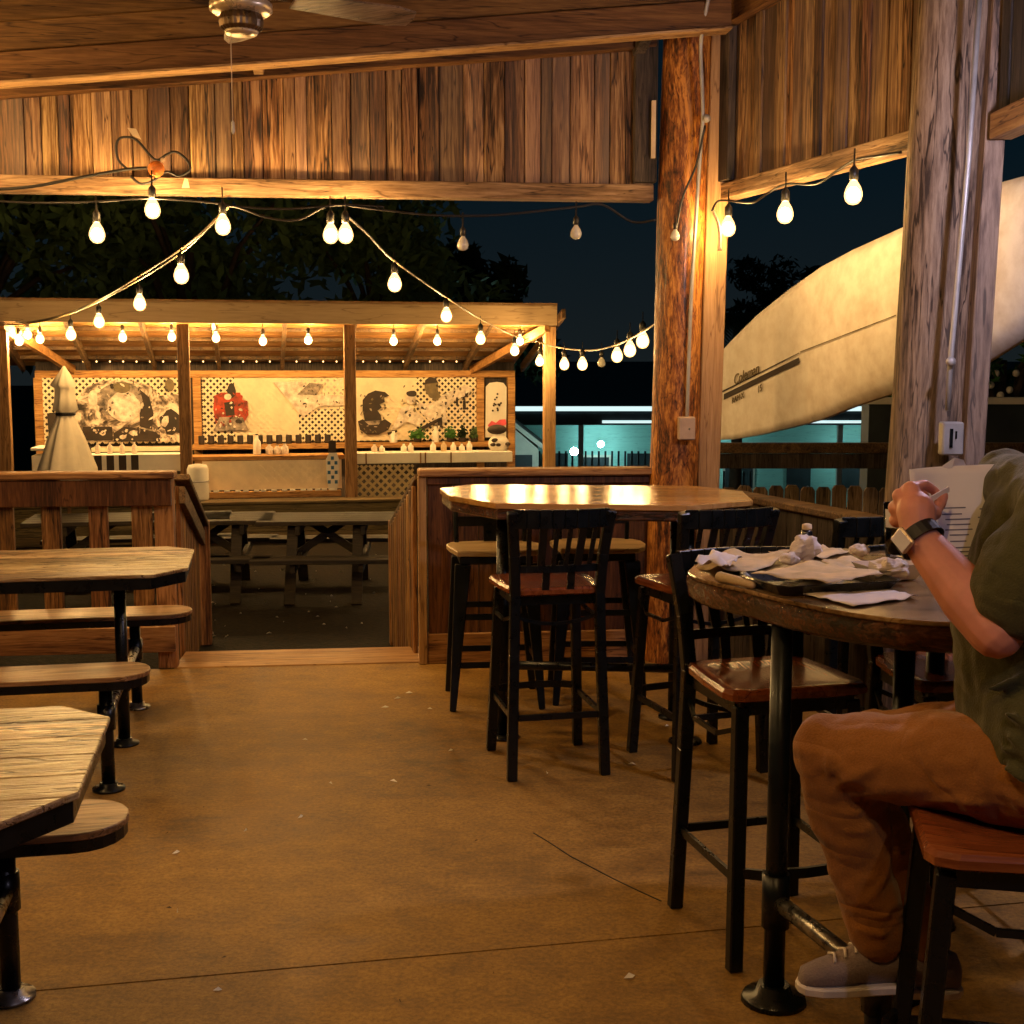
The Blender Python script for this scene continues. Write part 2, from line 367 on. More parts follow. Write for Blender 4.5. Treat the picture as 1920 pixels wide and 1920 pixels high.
def wpath(pts, n=5):                      # smooth path through points
    P = [Vector(p) for p in pts]; out = []
    for i in range(len(P)-1):
        p0 = P[max(i-1,0)]; p1 = P[i]; p2 = P[i+1]; p3 = P[min(i+2,len(P)-1)]
        for k in range(n):
            u = k/n
            out.append(.5*((2*p1)+(p2-p0)*u+(2*p0-5*p1+4*p2-p3)*u*u+(3*p1-p0-3*p2+p3)*u**3))
    out.append(P[-1]); return out

# ============================================================ SETTING
FA = math.atan(.105); fdir = Vector((math.cos(FA), math.sin(FA), 0)); fn = Vector((-math.sin(FA), math.cos(FA), 0))
F0 = Vector((0, 7.06, 0))
def FW(px, py, off=0): return V(px, py, F0+fn*off, fdir)
GA = R(11.3)
# floor: two slabs meeting at a sawn joint
ja = G(0, 1864); jb = G(1700, 1712); jd = (jb-ja).normalized()
def onj(x): return ja+jd*((x-ja.x)/jd.x)
fl = MB()
def slab(pts): fl.prism([(p[0], p[1]) for p in pts], -.14, 0)
e0 = F0-fdir*7; e1 = F0+fdir*3.0
jl = onj(-7); jr = onj(7)
slab([(-7,-4), (7,-4), (jr.x, jr.y-.004), (jl.x, jl.y-.004)])
slab([(jl.x, jl.y+.004), (jr.x, jr.y+.004), (7, 7.8), (e1.x, e1.y), (e0.x, e0.y)])
tag(fl.build('floor', floorm), kind='structure')
ck = MB(); cpts = [G(*p) for p in ((1000,1562),(1030,1580),(1070,1606),(1112,1628),(1150,1648),(1200,1672),(1240,1690))]
for i in range(len(cpts)-1): ck.bar(cpts[i]+Vector((0,0,.0005)), cpts[i+1]+Vector((0,0,.0005)), .004, .003)
tag(ck.build('floor_crack', cordm), kind='structure')
# yard
gm = MB(); xs = [-60,-30,-15,-8,-4,0,4,8,15,30,60]; ys = [-30, 2, 7.0, 10, 14, 18, 24, 36, 60, 200, 400]
def gz(x, y): return -.3 if y <= 18 else max(-3.0, -.3-(y-18)*.15)
for j in range(len(ys)):
    for x in xs: gm.v.append(Vector((x*(1 if ys[j] < 50 else 5), ys[j], gz(x, ys[j]))))
for j in range(len(ys)-1):
    for i in range(len(xs)-1):
        a = j*len(xs)+i; gm.f.append([a, a+1, a+1+len(xs), a+len(xs)]); gm.sm.append(True)
tag(gm.build('ground', groundm), kind='structure')
# threshold planks between the rails
st = thing('wooden_step', 'worn wooden threshold planks at the edge of the concrete, between the two railings', 'step', (F0.x, F0.y, 0), FA)
for i in range(3):
    MB().box(-1.86+.0, -.50, .004+i*.142, .140+i*.142, -.05, .006-.002*i).build('plank', stepw, st, .004)
MB().box(-1.86, -.50, .0, .42, -.3, -.055).build('riser', stepw, st)

# ---------------------------------------------------- front plank wall
fw = thing('plank_wall', 'long band of weathered vertical planks hanging under the roof beam, behind the ceiling fan', 'wall', (F0.x, F0.y, 0), FA)
fwi = (Matrix.Translation(F0) @ Matrix.Rotation(FA, 4, 'Z')).inverted()
def loc(px, py, off=0): return fwi @ FW(px, py, off)
xl = loc(-300, 300).x; xr = loc(1222, 300).x
tl = loc(0, 150); tr = loc(1215, 55)
def topz(x): return tl.z+(tr.z-tl.z)*(x-tl.x)/(tr.x-tl.x)+.1
bz = 2.62; m = MB(); x = xl
while x < xr:
    wd = rnd.choice((.06,.085,.10,.11,.13)); x1 = min(x+wd, xr)
    dz = rnd.uniform(-.006,.006); d = rnd.uniform(0,.02)
    zt0, zt1 = topz(x), topz(x1)
    y0 = -.02-d
    vs = [(x+.0022,y0,bz+dz),(x1-.0022,y0,bz+dz),(x1-.0022,.015,bz+dz),(x+.0022,.015,bz+dz),(x+.0022,y0,zt0),(x1-.0022,y0,zt1),(x1-.0022,.015,zt1),(x+.0022,.015,zt0)]
    m.add(vs, [(0,3,2,1),(4,5,6,7),(0,1,5,4),(1,2,6,5),(2,3,7,6),(3,0,4,7)]); x = x1
m.build('planks', wallw, fw, .003)
MB().box(xl, xr, .017, .035, 2.6, 3.5).build('backing', darkplank, fw)
b0 = loc(-300, 372); 
MB().box(xl, xr, -.06, .04, 2.535, 2.622).build('bottom_rail', wall_rail, fw, .004)
MB().box(loc(1185,200).x, xr+.01, -.09, -.0, 2.63, 3.45).build('corner_board', darkplank, fw, .003)
# small nailer under the beam, and big beam in front
def sloped(mb, x0, x1, y0, y1, zb, h):
    za, zc = zb(x0), zb(x1)
    mb.add([(x0,y0,za),(x1,y0,zc),(x1,y1,zc),(x0,y1,za),(x0,y0,za+h),(x1,y0,zc+h),(x1,y1,zc+h),(x0,y1,za+h)], [(0,3,2,1),(4,5,6,7),(0,1,5,4),(1,2,6,5),(2,3,7,6),(3,0,4,7)])
nl, nr = loc(0, 186, -.05), loc(1220, 92, -.05)
m = MB(); sloped(m, xl, xr, -.10, -.012, lambda x: nl.z+(nr.z-nl.z)*(x-nl.x)/(nr.x-nl.x), .16); m.build('top_nailer', beamw, fw, .004)
rb = thing('roof_beam', 'deep orange-brown timber roof beam running across the top, right behind the fan', 'beam', (F0.x, F0.y, 0), FA)
off = -.42
bl_, br_ = loc(0, 152, off), loc(1200, 62, off)
zb = lambda x: bl_.z+(br_.z-bl_.z)*(x-bl_.x)/(br_.x-bl_.x)
m = MB()
for i in range(5): sloped(m, xl, loc(1372,40,off).x, off+(.0, .006, .03, .036, .03)[i], off+.12, lambda x: zb(x)+.142*i+(.004 if i > 2 else 0), .137)
m.build('beam_face', beamw, rb, .005)
m = MB(); sloped(m, xl, loc(1372,40,off).x, off-.02, off+.10, lambda x: zb(x)-.016, .014); m.build('edge_strip', wall_trim, rb, .002)
# brace block
m = MB(); m.bar(loc(470,60,-.3), loc(487,132,-.12), .05, .07); m.build('brace', wall_trim, rb, .003)
m = MB(); m.bar(loc(1225,70,-.3)+Vector((0,0,.1)), loc(1195,95,-.05), .06, .08); m.build('brace', darkplank, rb, .003)

# roof overhead: boards over joists
rf = thing('pavilion_roof', 'brown boarded pavilion ceiling above the tables', 'roof', (F0.x, F0.y, 0), FA)
m = MB()
for i in range(56):
    y = .2-i*.2
    za, zc = 3.55, 4.1
    m.add([(-5.5,y-.195,za),(3.4,y-.195,zc),(3.4,y,zc),(-5.5,y,za),(-5.5,y-.195,za+.03),(3.4,y-.195,zc+.03),(3.4,y,zc+.03),(-5.5,y,za+.03)], [(0,3,2,1),(4,5,6,7),(0,1,5,4),(1,2,6,5),(2,3,7,6),(3,0,4,7)])
m.build('ceiling_boards', beamw, rf)
for i in range(8):
    y = -1.5-i*1.2
    m = MB(); sloped(m, -5.4, 3.3, y-.04, y, lambda x: 3.36+(x+5.5)*.0618, .18); m.build('joist', beamw, rf, .004)

# ---------------------------------------------------- right bay
P1 = Vector((1.16, 7.12, 0)); P2 = Vector((1.735, 5.45, 0))
rd = (P2-P1).normalized(); rl = (P2-P1).length; RA = math.atan2(rd.y, rd.x); rn_ = Vector((-rd.y, rd.x, 0))   # rn_ points outward (+x)
rw = thing('plank_wall', 'band of vertical planks between the stained log post and the grey log post, above three lit bulbs', 'wall', (P1.x, P1.y, 0), RA)
m = MB(); x = .0
while x < rl:
    wd = rnd.choice((.07,.09,.10,.12)); x1 = min(x+wd, rl); d = rnd.uniform(0,.01)
    m.box(x+.002, x1-.002, -.02-d*1.5, .01, 2.62, 3.47); x = x1
m.build('planks', wallw, rw, .003)
MB().box(0, rl, .012, .03, 2.6, 3.5).build('backing', darkplank, rw)
MB().box(0, rl, -.06, .035, 2.535, 2.62).build('bottom_rail', wall_rail, rw, .004)
MB().box(0, rl, -.09, .04, 3.43, 3.60).build('top_rail', beamw, rw, .004)
MB().box(-.08, .16, -.075, -.032, 2.63, 3.42).build('corner_board', darkplank, rw, .003)
P3 = Vector((1.93, 5.15, 0)); P4 = Vector((2.02, 2.6, 0)); r2 = (P4-P3).normalized(); R2 = math.atan2(r2.y, r2.x); l2 = (P4-P3).length
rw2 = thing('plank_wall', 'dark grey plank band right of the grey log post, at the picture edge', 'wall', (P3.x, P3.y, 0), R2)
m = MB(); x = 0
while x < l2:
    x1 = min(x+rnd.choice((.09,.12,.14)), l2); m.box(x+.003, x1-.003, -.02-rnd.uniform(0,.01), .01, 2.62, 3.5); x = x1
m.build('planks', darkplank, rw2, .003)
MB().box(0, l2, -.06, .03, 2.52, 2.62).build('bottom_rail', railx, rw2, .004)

# ---------------------------------------------------- posts
def logpost(name, label, base, top, r, mat):
    o = thing(name, label, 'post', base)
    a = Vector((0,0,0)); b = Vector(top)-Vector(base); m = MB(); n = 28; K = 60
    for i in range(K+1):
        c = a.lerp(b, i/K)
        for k in range(n):
            an = 2*math.pi*k/n
            q = Vector((math.cos(an)*1.5, math.sin(an)*1.5, i*.06))
            rr = r*(1.04-.06*i/K)*(1+.05*noise.noise(q)+.02*noise.noise(q*3))
            m.v.append(c+Vector((math.cos(an), math.sin(an), 0))*rr)
    for i in range(K):
        for k in range(n):
            m.f.append([i*n+k, i*n+(k+1)%n, (i+1)*n+(k+1)%n, (i+1)*n+k]); m.sm.append(True)
    m.build('log', mat, o)
    return o
logL = logpost('log_post', 'thick round orange-stained log post at the corner, behind the far high table', (.885, 7.1, 0), (.945, 7.1, 3.75), .132, stain)
MB().box(-.128-.012, -.118, -.09, -.06, 2.75, 3.05).build('sticker', tapem, logL)
logR = logpost('log_post', 'thick grey weathered log post on the right, behind the person holding paper', (1.70, 5.38, 0), (1.83, 5.38, 3.8), .155, graylog)
sq = thing('timber_post', 'pale squared timber post fixed to the right of the orange log post', 'post', (1.07, 7.10, 0), 0)
m = MB(); m.bar((0,0,0), (.055,0,3.6), .12, .12, up=(0,1,0)); m.build('post', pale_post, sq, .006)
sq2 = thing('timber_post', 'flat pinkish-grey timber board beside the grey log post, behind the switch box', 'post', (1.845, 5.24, 0), 0)
m = MB(); m.bar((0,0,0), (.09,0,3.7), .08, .12, up=(0,1,0)); m.build('post', graylog, sq2, .005)
# conduits and boxes
cd1 = thing('conduit', 'thin grey conduit running down the orange log post to the beige outlet box', 'pipe', (0,0,0), 0, world=True)
pc = [Q(*p) for p in ((1332,-20,6.70),(1322,30,6.75),(1314,90,6.83),(1318,215,6.86),(1312,300,6.9),(1296,560,6.93),(1288,790,6.93))]
MB().tube(wpath(pc), .010, 8).build('pipe', conduitm, cd1)
MB().ball(Q(1325,222,6.85), .022, 8, 6).build('clamp', conduitm, cd1)
ob = thing('outlet_box', 'beige outlet box low on the orange log post, at the lower end of its conduit', 'outlet box', (0,0,0), 0, world=True)
c = Q(1287, 803, 6.92)
MB().box(c.x-.045, c.x+.045, c.y-.03, c.y+.04, c.z-.062, c.z+.062).build('cover', boxm, ob, .006)
MB().ball((c.x+.012, c.y-.031, c.z-.002), .006, 8, 6).build('knob', chrome, ob)
cd2 = thing('conduit', 'straight grey conduit running down beside the grey log post to the switch box', 'pipe', (0,0,0), 0, world=True)
pc = [Q(*p) for p in ((1838,-30,5.05),(1816,300,5.07),(1782,680,5.08),(1777,770,5.08))]
MB().tube(pc, .011, 8).build('pipe', conduitm, cd2)
MB().ball(Q(1783,678,5.06), .02, 8, 6).build('clamp', conduitm, cd2)
sb = thing('switch_box', 'grey metal switch box on the grey log post, just above the held papers', 'switch box', (0,0,0), 0, world=True)
c = Q(1783, 822, 5.1)
MB().box(c.x-.042, c.x+.042, c.y-.03, c.y+.03, c.z-.066, c.z+.066).build('cover', conduitm, sb, .006)
MB().box(c.x-.016, c.x-.004, c.y-.036, c.y-.031, c.z-.035, c.z+.04).build('slot', blackm, sb)
MB().box(c.x+.006, c.x+.012, c.y-.036, c.y-.031, c.z+.0, c.z+.03).build('slot', blackm, sb)

# ---------------------------------------------------- railings
def lpx(px, py=900): return loc(px, py).x
rail1 = thing('railing', 'wooden railing with vertical slats left of the step, behind the picnic table', 'railing', (F0.x, F0.y, 0), FA)
xa, xb = -4.6, lpx(322)
MB().box(xa, xb+.02, -.07, .07, 1.045, 1.085).build('cap', railx, rail1, .008)
MB().box(xa, xb-.0, -.05, -.01, .90, 1.04).build('top_board', panelw, rail1, .004)
MB().box(xa, xb, -.04, .0, .10, .24).build('bottom_board', railx, rail1, .004)
m = MB(); x = xb-.40
while x > xa: m.box(x-.045, x+.055, .004, .04, .1, 1.04); x -= .245
m.build('slats', railw, rail1, .004)
m = MB(); m.box(xb-.10, xb, .004, .09, .0, 1.043); m.box(xb-.22, xb-.11, .004, .03, .1, 1.04); m.build('post', railw, rail1, .005)
rail2 = thing('railing', 'wooden railing with dark red board front right of the step, behind the far high table', 'railing', (F0.x, F0.y, 0), FA)
xa, xb = lpx(783), lpx(1220)
MB().box(xa-.0, xb, -.08, .08, 1.045, 1.085).build('cap', railx, rail2, .008)
m = MB(); x = xa+.055
while x < xb: m.box(x, min(x+.136, xb), -.02-rnd.uniform(0,.005), .02, .16, 1.0); x += .14
m.build('front_boards', panelw, rail2, .003)
MB().box(xa+.05, xb, -.04, .03, -.0, .17).build('bottom_board', railx, rail2, .004)
MB().box(xa, xa+.045, -.05, .05, 0, 1.044).build('post', pale_post, rail2, .004)
MB().box(xa+.05, xb, -.045, .0, 1.0, 1.04).build('top_board', panelw, rail2, .004)
def stair_rail(label, x0, side):
    o = thing('stair_rail', label, 'handrail', (x0, 7.12, 0), R(10.2))
    m = MB(); m.bar((0,0,1.03), (0,1.75,.56), .09, .035); m.build('cap', raily, o, .005)
    m = MB(); m.bar((0,0,.93), (0,1.75,.46), .035, .10); m.build('rail', raily, o, .004)
    MB().box(-.045, .045, 1.75, 1.84, -.3, .58).build('post', railw, o, .005)
    m = MB()
    for i in range(11):
        y = .12+i*.145; m.box(-.045, -.02, y, y+.10, -.25, 1.0-.268*y)
    m.build('slats', railw, o, .003)
    return o
stair_rail('sloping stair handrail with slats right of the step, going down to the yard', -.50, 1)
stair_rail('sloping stair handrail with slats left of the step, going down to the yard', -1.845, -1)
# right bay low rail
rail3 = thing('railing', 'dark low railing under the boat, between the two log posts', 'railing', (P1.x, P1.y, 0), RA)
MB().box(.05, rl-.05, -.07, .07, .93, .965).build('cap', raily, rail3, .006)
m = MB(); x = .05
while x < rl-.1: m.box(x, x+.136, -.02, .015, .02, .925); x += .14
m.build('boards', darkplank, rail3, .003)
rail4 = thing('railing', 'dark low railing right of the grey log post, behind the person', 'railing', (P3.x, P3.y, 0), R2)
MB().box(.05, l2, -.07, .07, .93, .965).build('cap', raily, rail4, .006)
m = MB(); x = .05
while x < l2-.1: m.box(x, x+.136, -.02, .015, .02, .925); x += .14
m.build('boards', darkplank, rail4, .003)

# ---------------------------------------------------- boat hung outside the right bay
bo0 = P1+rn_*.42 if rn_.x > 0 else P1-rn_*.42
cn = thing('canoe', 'long cream canoe hull with a dark stripe, hung on its side outside the right opening', 'canoe', (bo0.x, bo0.y, 0), RA)
ci = (Matrix.Translation(bo0) @ Matrix.Rotation(RA, 4, 'Z')).inverted()
top = [(1316,704),(1330,684),(1370,640),(1420,590),(1480,542),(1540,500),(1600,468),(1680,432),(1760,396),(1840,352),(1920,330),(2040,310)]
bot = [(1316,822),(1330,825),(1370,824),(1420,816),(1480,802),(1540,786),(1600,762),(1680,735),(1760,712),(1840,684),(1920,634),(2040,560)]
m = MB(); K = 16; st_ = []
for (tx, ty), (bx, by) in zip(top, bot):
    a = ci @ V(tx, ty, bo0, rd); b2 = ci @ V(bx, by, bo0, rd); st_.append((a, b2))
st2 = []
for i in range(len(st_)-1):
    for k in range(4):
        u = k/4; st2.append((st_[i][0].lerp(st_[i+1][0], u), st_[i][1].lerp(st_[i+1][1], u)))
st2.append(st_[-1])
L0 = st2[-1][0].x
# mirror the far half so that the boat is whole
inner = -1 if (ci.to_3x3() @ (EYE-bo0)).y < 0 else 1
def bulge(x): return .07*math.sin(min(1, max(0.02, x/1.2))*math.pi/2)
n0_ = len(st2)
for a, b2 in st2:
    for k in range(K+1):
        u = k/K; z = a.z+(b2.z-a.z)*u; x = a.x+(b2.x-a.x)*u
        y = inner*bulge(a.x)*(max(0, 1-abs(2*u-1)**2.6))**.5
        if k == 0 or k == K: y = 0
        m.v.append(Vector((x, y, z)))
    for k in range(K+1):
        u = 1-k/K; z = a.z+(b2.z-a.z)*u; x = a.x+(b2.x-a.x)*u
        m.v.append(Vector((x, -inner*.03-.0*u, z)))
W_ = 2*(K+1)
for i in range(n0_-1):
    for k in range(W_):
        m.f.append([i*W_+k, i*W_+(k+1)%W_, (i+1)*W_+(k+1)%W_, (i+1)*W_+k]); m.sm.append(True)
m.f.append(list(range(W_))); m.sm.append(False); m.f.append([(n0_-1)*W_+k for k in range(W_)]); m.sm.append(False)
hullm = plain('cream_hull', (.78,.73,.66), .6, 0, .08, 9, .3, .12, col2=(.62,.55,.47))
m.build('hull', hullm, cn)
def hullpt(px, py, lift=.004):
    p = ci @ V(px, py, bo0, rd)
    for _ in range(4):                 # slide along the ray until it meets the bulged side
        a = min(st2, key=lambda s: abs(s[0].x-p.x)); u = (a[0].z-p.z)/max(.01, a[0].z-a[1].z); u = min(.98, max(.02, u))
        y = inner*(bulge(a[0].x)*(max(0, 1-abs(2*u-1)**2.6))**.5+lift)
        wp = ci.inverted() @ Vector((0, y, 0))
        p = ci @ V(px, py, (wp.x, wp.y), rd)
    return p
def band(mb, q, nn=10):                # quad (4 px corners) following the hull
    for i in range(nn):
        u0, u1 = i/nn, (i+1)/nn
        def at(u, v): 
            x = (q[0][0]*(1-u)+q[1][0]*u)*(1-v)+(q[3][0]*(1-u)+q[2][0]*u)*v
            y = (q[0][1]*(1-u)+q[1][1]*u)*(1-v)+(q[3][1]*(1-u)+q[2][1]*u)*v
            return hullpt(x, y)
        mb.add([at(u0,0), at(u1,0), at(u1,1), at(u0,1)], [(0,1,2,3)])
m = MB(); band(m, [(1357,739),(1498,670),(1498,681),(1357,750)]); m.build('stripe', darkart, cn)
m = MB(); band(m, [(1354,733),(1498,661),(1498,663),(1354,736)]); m.build('stripe', darkart, cn)
m = MB(); band(m, [(1346,736),(1352,732),(1352,735),(1346,739)],2); band(m, [(1346,738),(1348,738),(1348,764),(1346,764)],2); band(m, [(1346,761),(1353,757),(1353,762),(1347,766)],2); band(m, [(1352,735),(1353,735),(1353,760),(1352,760)],2); m.build('badge', darkart, cn)
m = MB(); band(m, [(1500,659),(1680,590),(1680,592),(1500,661)], 14); m.build('seam', midart, cn)
def text(name, body, parent, mat, p, xd, up, size, sh=0, ext=.002):
    cu = bpy.data.curves.new(name, 'FONT'); cu.body = body; cu.size = size; cu.extrude = ext; cu.shear = sh
    tmp = bpy.data.objects.new(name, cu); C.objects.link(tmp)
    dg = bpy.context.evaluated_depsgraph_get(); me = bpy.data.meshes.new_from_object(tmp.evaluated_get(dg)); bpy.data.objects.remove(tmp)
    me.materials.clear(); me.materials.append(mat)
    xd = Vector(xd).normalized(); up = Vector(up); nrm = xd.cross(up).normalized(); up = nrm.cross(xd)
    M = Matrix((xd, up, nrm)).transposed().to_4x4(); M.translation = Vector(p); me.transform(M)
    o = bpy.data.objects.new(name, me); C.objects.link(o); o.parent = parent; return o
for s_, (ax, ay), (bx, by), sz in (('Coleman', (1376,722), (1446,687), .085), ('RAM-X', (1372,757), (1400,743), .05), ('15', (1420,737), (1440,726), .055)):
    a, b2 = hullpt(ax, ay, .008), hullpt(bx, by, .008)
    upd = hullpt(ax, ay-20, .008)-a
    text('lettering', s_, cn, midart, a, b2-a, upd, sz, .3)

# ---------------------------------------------------- outer fence, picket fence, neighbouring building
of = thing('rail_fence', 'dark horizontal rail fence beyond the hanging canoe', 'fence', (1.2, 10.0, -.3), 0)
MB().box(0, 9, -.05, .05, 1.28, 1.36).build('top_rail', raily, of, .006)
MB().box(0, 9, -.03, .03, 1.16, 1.275).build('lower_rail', darkplank, of, .004)
for i in range(5): MB().box(.02+i*2.2, .12+i*2.2, .055, .15, 0, 1.38).build('post', darkplank, of, .004)
pf = thing('picket_fence', 'weathered picket fence with rounded tops, seen low between the two log posts', 'fence', (1.30, 9.3, -.3), 0)
m = MB()
for i in range(26):
    x = i*.115; h = 1.08+rnd.uniform(-.012,.012)
    pts = [(x,0),(x+.105,0),(x+.105,h-.03),(x+.085,h),(x+.02,h),(x,h-.03)]
    m.prism(pts, -.01, .01, Matrix.Rotation(R(90), 4, 'X'))
m.build('pickets', picketw, pf, .003)
MB().box(0, 3.0, .012, .05, .25, .34).build('rail', darkplank, pf); MB().box(0, 3.0, .012, .05, .8, .88).build('rail', darkplank, pf)
nb = thing('motel_building', 'long low building with teal boarded walls and dark roof, beyond the yard on the right', 'building', (0, 40, -3.0), 0)
MB().box(-1.5, 22, 0, 6, 0, 3.3).build('wall', teal, nb)
m = MB(); m.add([(-2.2,-1.6,3.0),(22.5,-1.6,3.0),(22.5,7,4.6),(-2.2,7,4.6),(-2.2,-1.6,3.35),(22.5,-1.6,3.35),(22.5,7,4.95),(-2.2,7,4.95)], [(0,3,2,1),(4,5,6,7),(0,1,5,4),(1,2,6,5),(2,3,7,6),(3,0,4,7)]); m.build('roof', darkroof, nb)
for i in range(7): MB().box(-1.9+i*3.9, -1.75+i*3.9, -1.5, -1.35, 0, 3.0).build('post', whitem, nb)
stripm = emit('cool_edge_glow', (.75,1,1), .75)  # glowing strips stand in for light reflected along the roof edges
m = MB().box(.1, 12.0, -1.66, -1.62, 3.42, 3.56); m.build('lit_edge_strip', stripm, nb)
m = MB().box(2.7, 12.0, -1.66, -1.62, 3.06, 3.14); m.build('lit_edge_strip', stripm, nb)
for wx in (1.0, 3.6, 5.2, 8.6, 12.4):
    d_ = MB().box(wx, wx+.75, -.05, -.012, .0, 2.05).build('door', darkroof, nb); MB().ball((wx+.66,-.08,1.0), .05, 8, 6).build('handle', chrome, d_)
for wx in (2.1, 6.6, 10.2):
    wn = MB().box(wx, wx+1.0, -.05, -.012, .9, 2.0).build('window', whitem, nb); MB().box(wx+.07, wx+.93, -.07, -.052, .97, 1.93).build('pane', darkroof, wn)
m = MB()
for i in range(36): m.box(.2+i*.20, .26+i*.20, -1.3, -1.26, 0, 2.2 if i < 20 else 1.6)
m.build('balustrade', darkroof, nb)
def lamp(label, x, y, z, s, r=.11, name='wall_lamp', grp=None):
    o = thing(name, label, 'lamp', (x, y, z), 0, grp)
    MB().ball((0,0,0), r, 12, 8).build('globe', emit('cyan_globe', (.55,1,1), s), o)
    MB().box(-r*.6, r*.6, r*.9, r*2.2, -r*.5, r*.5).build('bracket', chrome, o); return o
lamp('bright cyan wall lamp under the eave of the far building', 2.72, 39.2, -.62, 110, .10)
lamp('cool lamp at the far building, hidden beyond the pale post', 6.2, 39.0, -.7, 70, .10)
lamp('cool lamp farthest right under the far building eave', 10.6, 39.0, -.7, 70, .10)
# white gabled kiosk beside the bar
ks = thing('kiosk', 'small white gabled kiosk glowing cyan right behind the bar shed', 'building', (-.12, 24.0, -1.2), 0)
m = MB(); m.prism([(-1.2,0),(.62,0),(.62,1.35),(-.25,2.1),(-1.2,1.6)], -2.0, 0, Matrix.Rotation(R(90), 4, 'X')); m.build('wall', whitem, ks)
m = MB(); m.bar((-.25,1,2.14), (.78,1,1.34), 2.2, .08); m.build('roof', whitem, ks)
MB().box(.12, .5, -.05, -.004, 0, 1.25).build('door', darkroof, ks)
lamp('small cool lamp lighting the white kiosk', 1.1, 22.6, .2, 260, .07)

# pale lit ledge and hedge past the right post
lw = thing('garden_wall', 'black wall with pale lit top under the leafy bush, right of the grey log post', 'wall', (3.2, 11.5, -.3), 0)
MB().box(0, 6, 0, .25, 0, 1.62).build('wall', darkroof, lw); MB().box(-.05, 6, -.04, .29, 1.622, 1.68).build('coping', whitem, lw)
# ---------------------------------------------------- trees
def tree(label, x, y, z0, crown_z, rx, rz, mat, n=2600, leaf=.16, name='broadleaf_tree', grp='trees behind the yard', seed=1):
    rg = random.Random(seed); o = thing(name, label, 'tree', (x, y, z0), 0, grp)
    cz = crown_z-z0; m = MB(); m.tube([(0,0,0),(.05,.03,cz*.35),(-.04,.05,cz*.7),(0,0,cz)], [.2,.15,.11,.05], 8)
    cl = []
    for i in range(16):
        a = rg.uniform(0, 6.28); rr = rg.uniform(.3,.95)
        c = Vector((math.cos(a)*rx*rr*.8, math.sin(a)*rx*rr*.6, cz+rg.uniform(-.75,.75)*rz)); cl.append((c, rg.uniform(.28,.5)*min(rx, rz)))
        m.tube([(0,0,cz*rg.uniform(.45,.75)), c*.5+Vector((0,0,cz*.4)), c], [.06,.04,.012], 5)
    m.build('trunk', barkm, o)
    m = MB()
    for i in range(n):
        c, r = rg.choice(cl); d = Vector((rg.gauss(0,1), rg.gauss(0,1), rg.gauss(0,1))).normalized()*r*rg.uniform(.55,1.12)
        p = c+d; s_ = leaf*rg.uniform(.5,1.2)
        a = Vector((rg.gauss(0,1), rg.gauss(0,1), rg.gauss(0,1))).normalized(); b2 = a.orthogonal().normalized()
        m.add([p-a*s_, p+b2*s_*.4, p+a*s_, p-b2*s_*.4], [(0,1,2,3)])
    m.build('crown', mat, o); return o
tree('dark leafy tree behind the bar shed, at the left picture edge', -7.6, 18.2, -.4, 3.3, 2.6, 1.9, leafm, 5200, .15, seed=3)
tree('dark leafy tree behind the bar shed, above its second light bulb string', -4.6, 18.6, -.4, 3.3, 2.5, 1.8, leafm, 5200, .15, seed=4)
tree('dim leafy tree behind the shed roof, below the paired bulbs', -2.0, 19.6, -.5, 2.9, 1.9, 1.5, leafm, 3600, .15, seed=5)
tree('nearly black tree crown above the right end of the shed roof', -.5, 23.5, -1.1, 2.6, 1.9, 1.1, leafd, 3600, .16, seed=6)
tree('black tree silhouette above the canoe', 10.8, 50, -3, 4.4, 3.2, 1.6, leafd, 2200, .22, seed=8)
# palm
pm = thing('palm_tree', 'dark palm silhouette with a thin trunk beyond the canoe tip', 'tree', (4.35, 25, -1.4), 0)
MB().tube([(0,0,0),(.05,0,2),(.0,0,4.1)], [.14,.1,.08], 8).build('trunk', barkm, pm)
m = MB()
for i in range(22):
    a = i*2.4; e = rnd.uniform(-.2,.9); pts = []
    for k in range(7):
        u = k/6; pts.append(Vector((math.cos(a)*u*1.0*math.cos(e*.5), math.sin(a)*u*1.0, 4.1+.5*math.sin(e)*u-.75*u*u)))
    for k in range(6):
        d = (pts[k+1]-pts[k]).normalized(); sd = d.cross(Vector((0,0,1))).normalized()
        for s_ in (-1, 1):
            for j in range(3):
                q = pts[k].lerp(pts[k+1], j/3); m.add([q, q+d*.05, q+sd*s_*.22+d*.14-Vector((0,0,.1))], [(0,1,2)])
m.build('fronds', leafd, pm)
bs = tree('bright green bush with white blossoms above the pale wall top', 4.6, 12.1, -.3, 1.72, 1.3, .42, leafb, 2600, .08, 'flowering_bush', None, 9)
m = MB()
for p in ((1858,722),(1893,731),(1876,741),(1905,700),(1868,700)): m.ball(Q(p[0],p[1],11.9)-Vector((4.6,12.1,-.3)), (.035,.03,.035), 7, 5)
m.build('blossoms', whitem, bs)

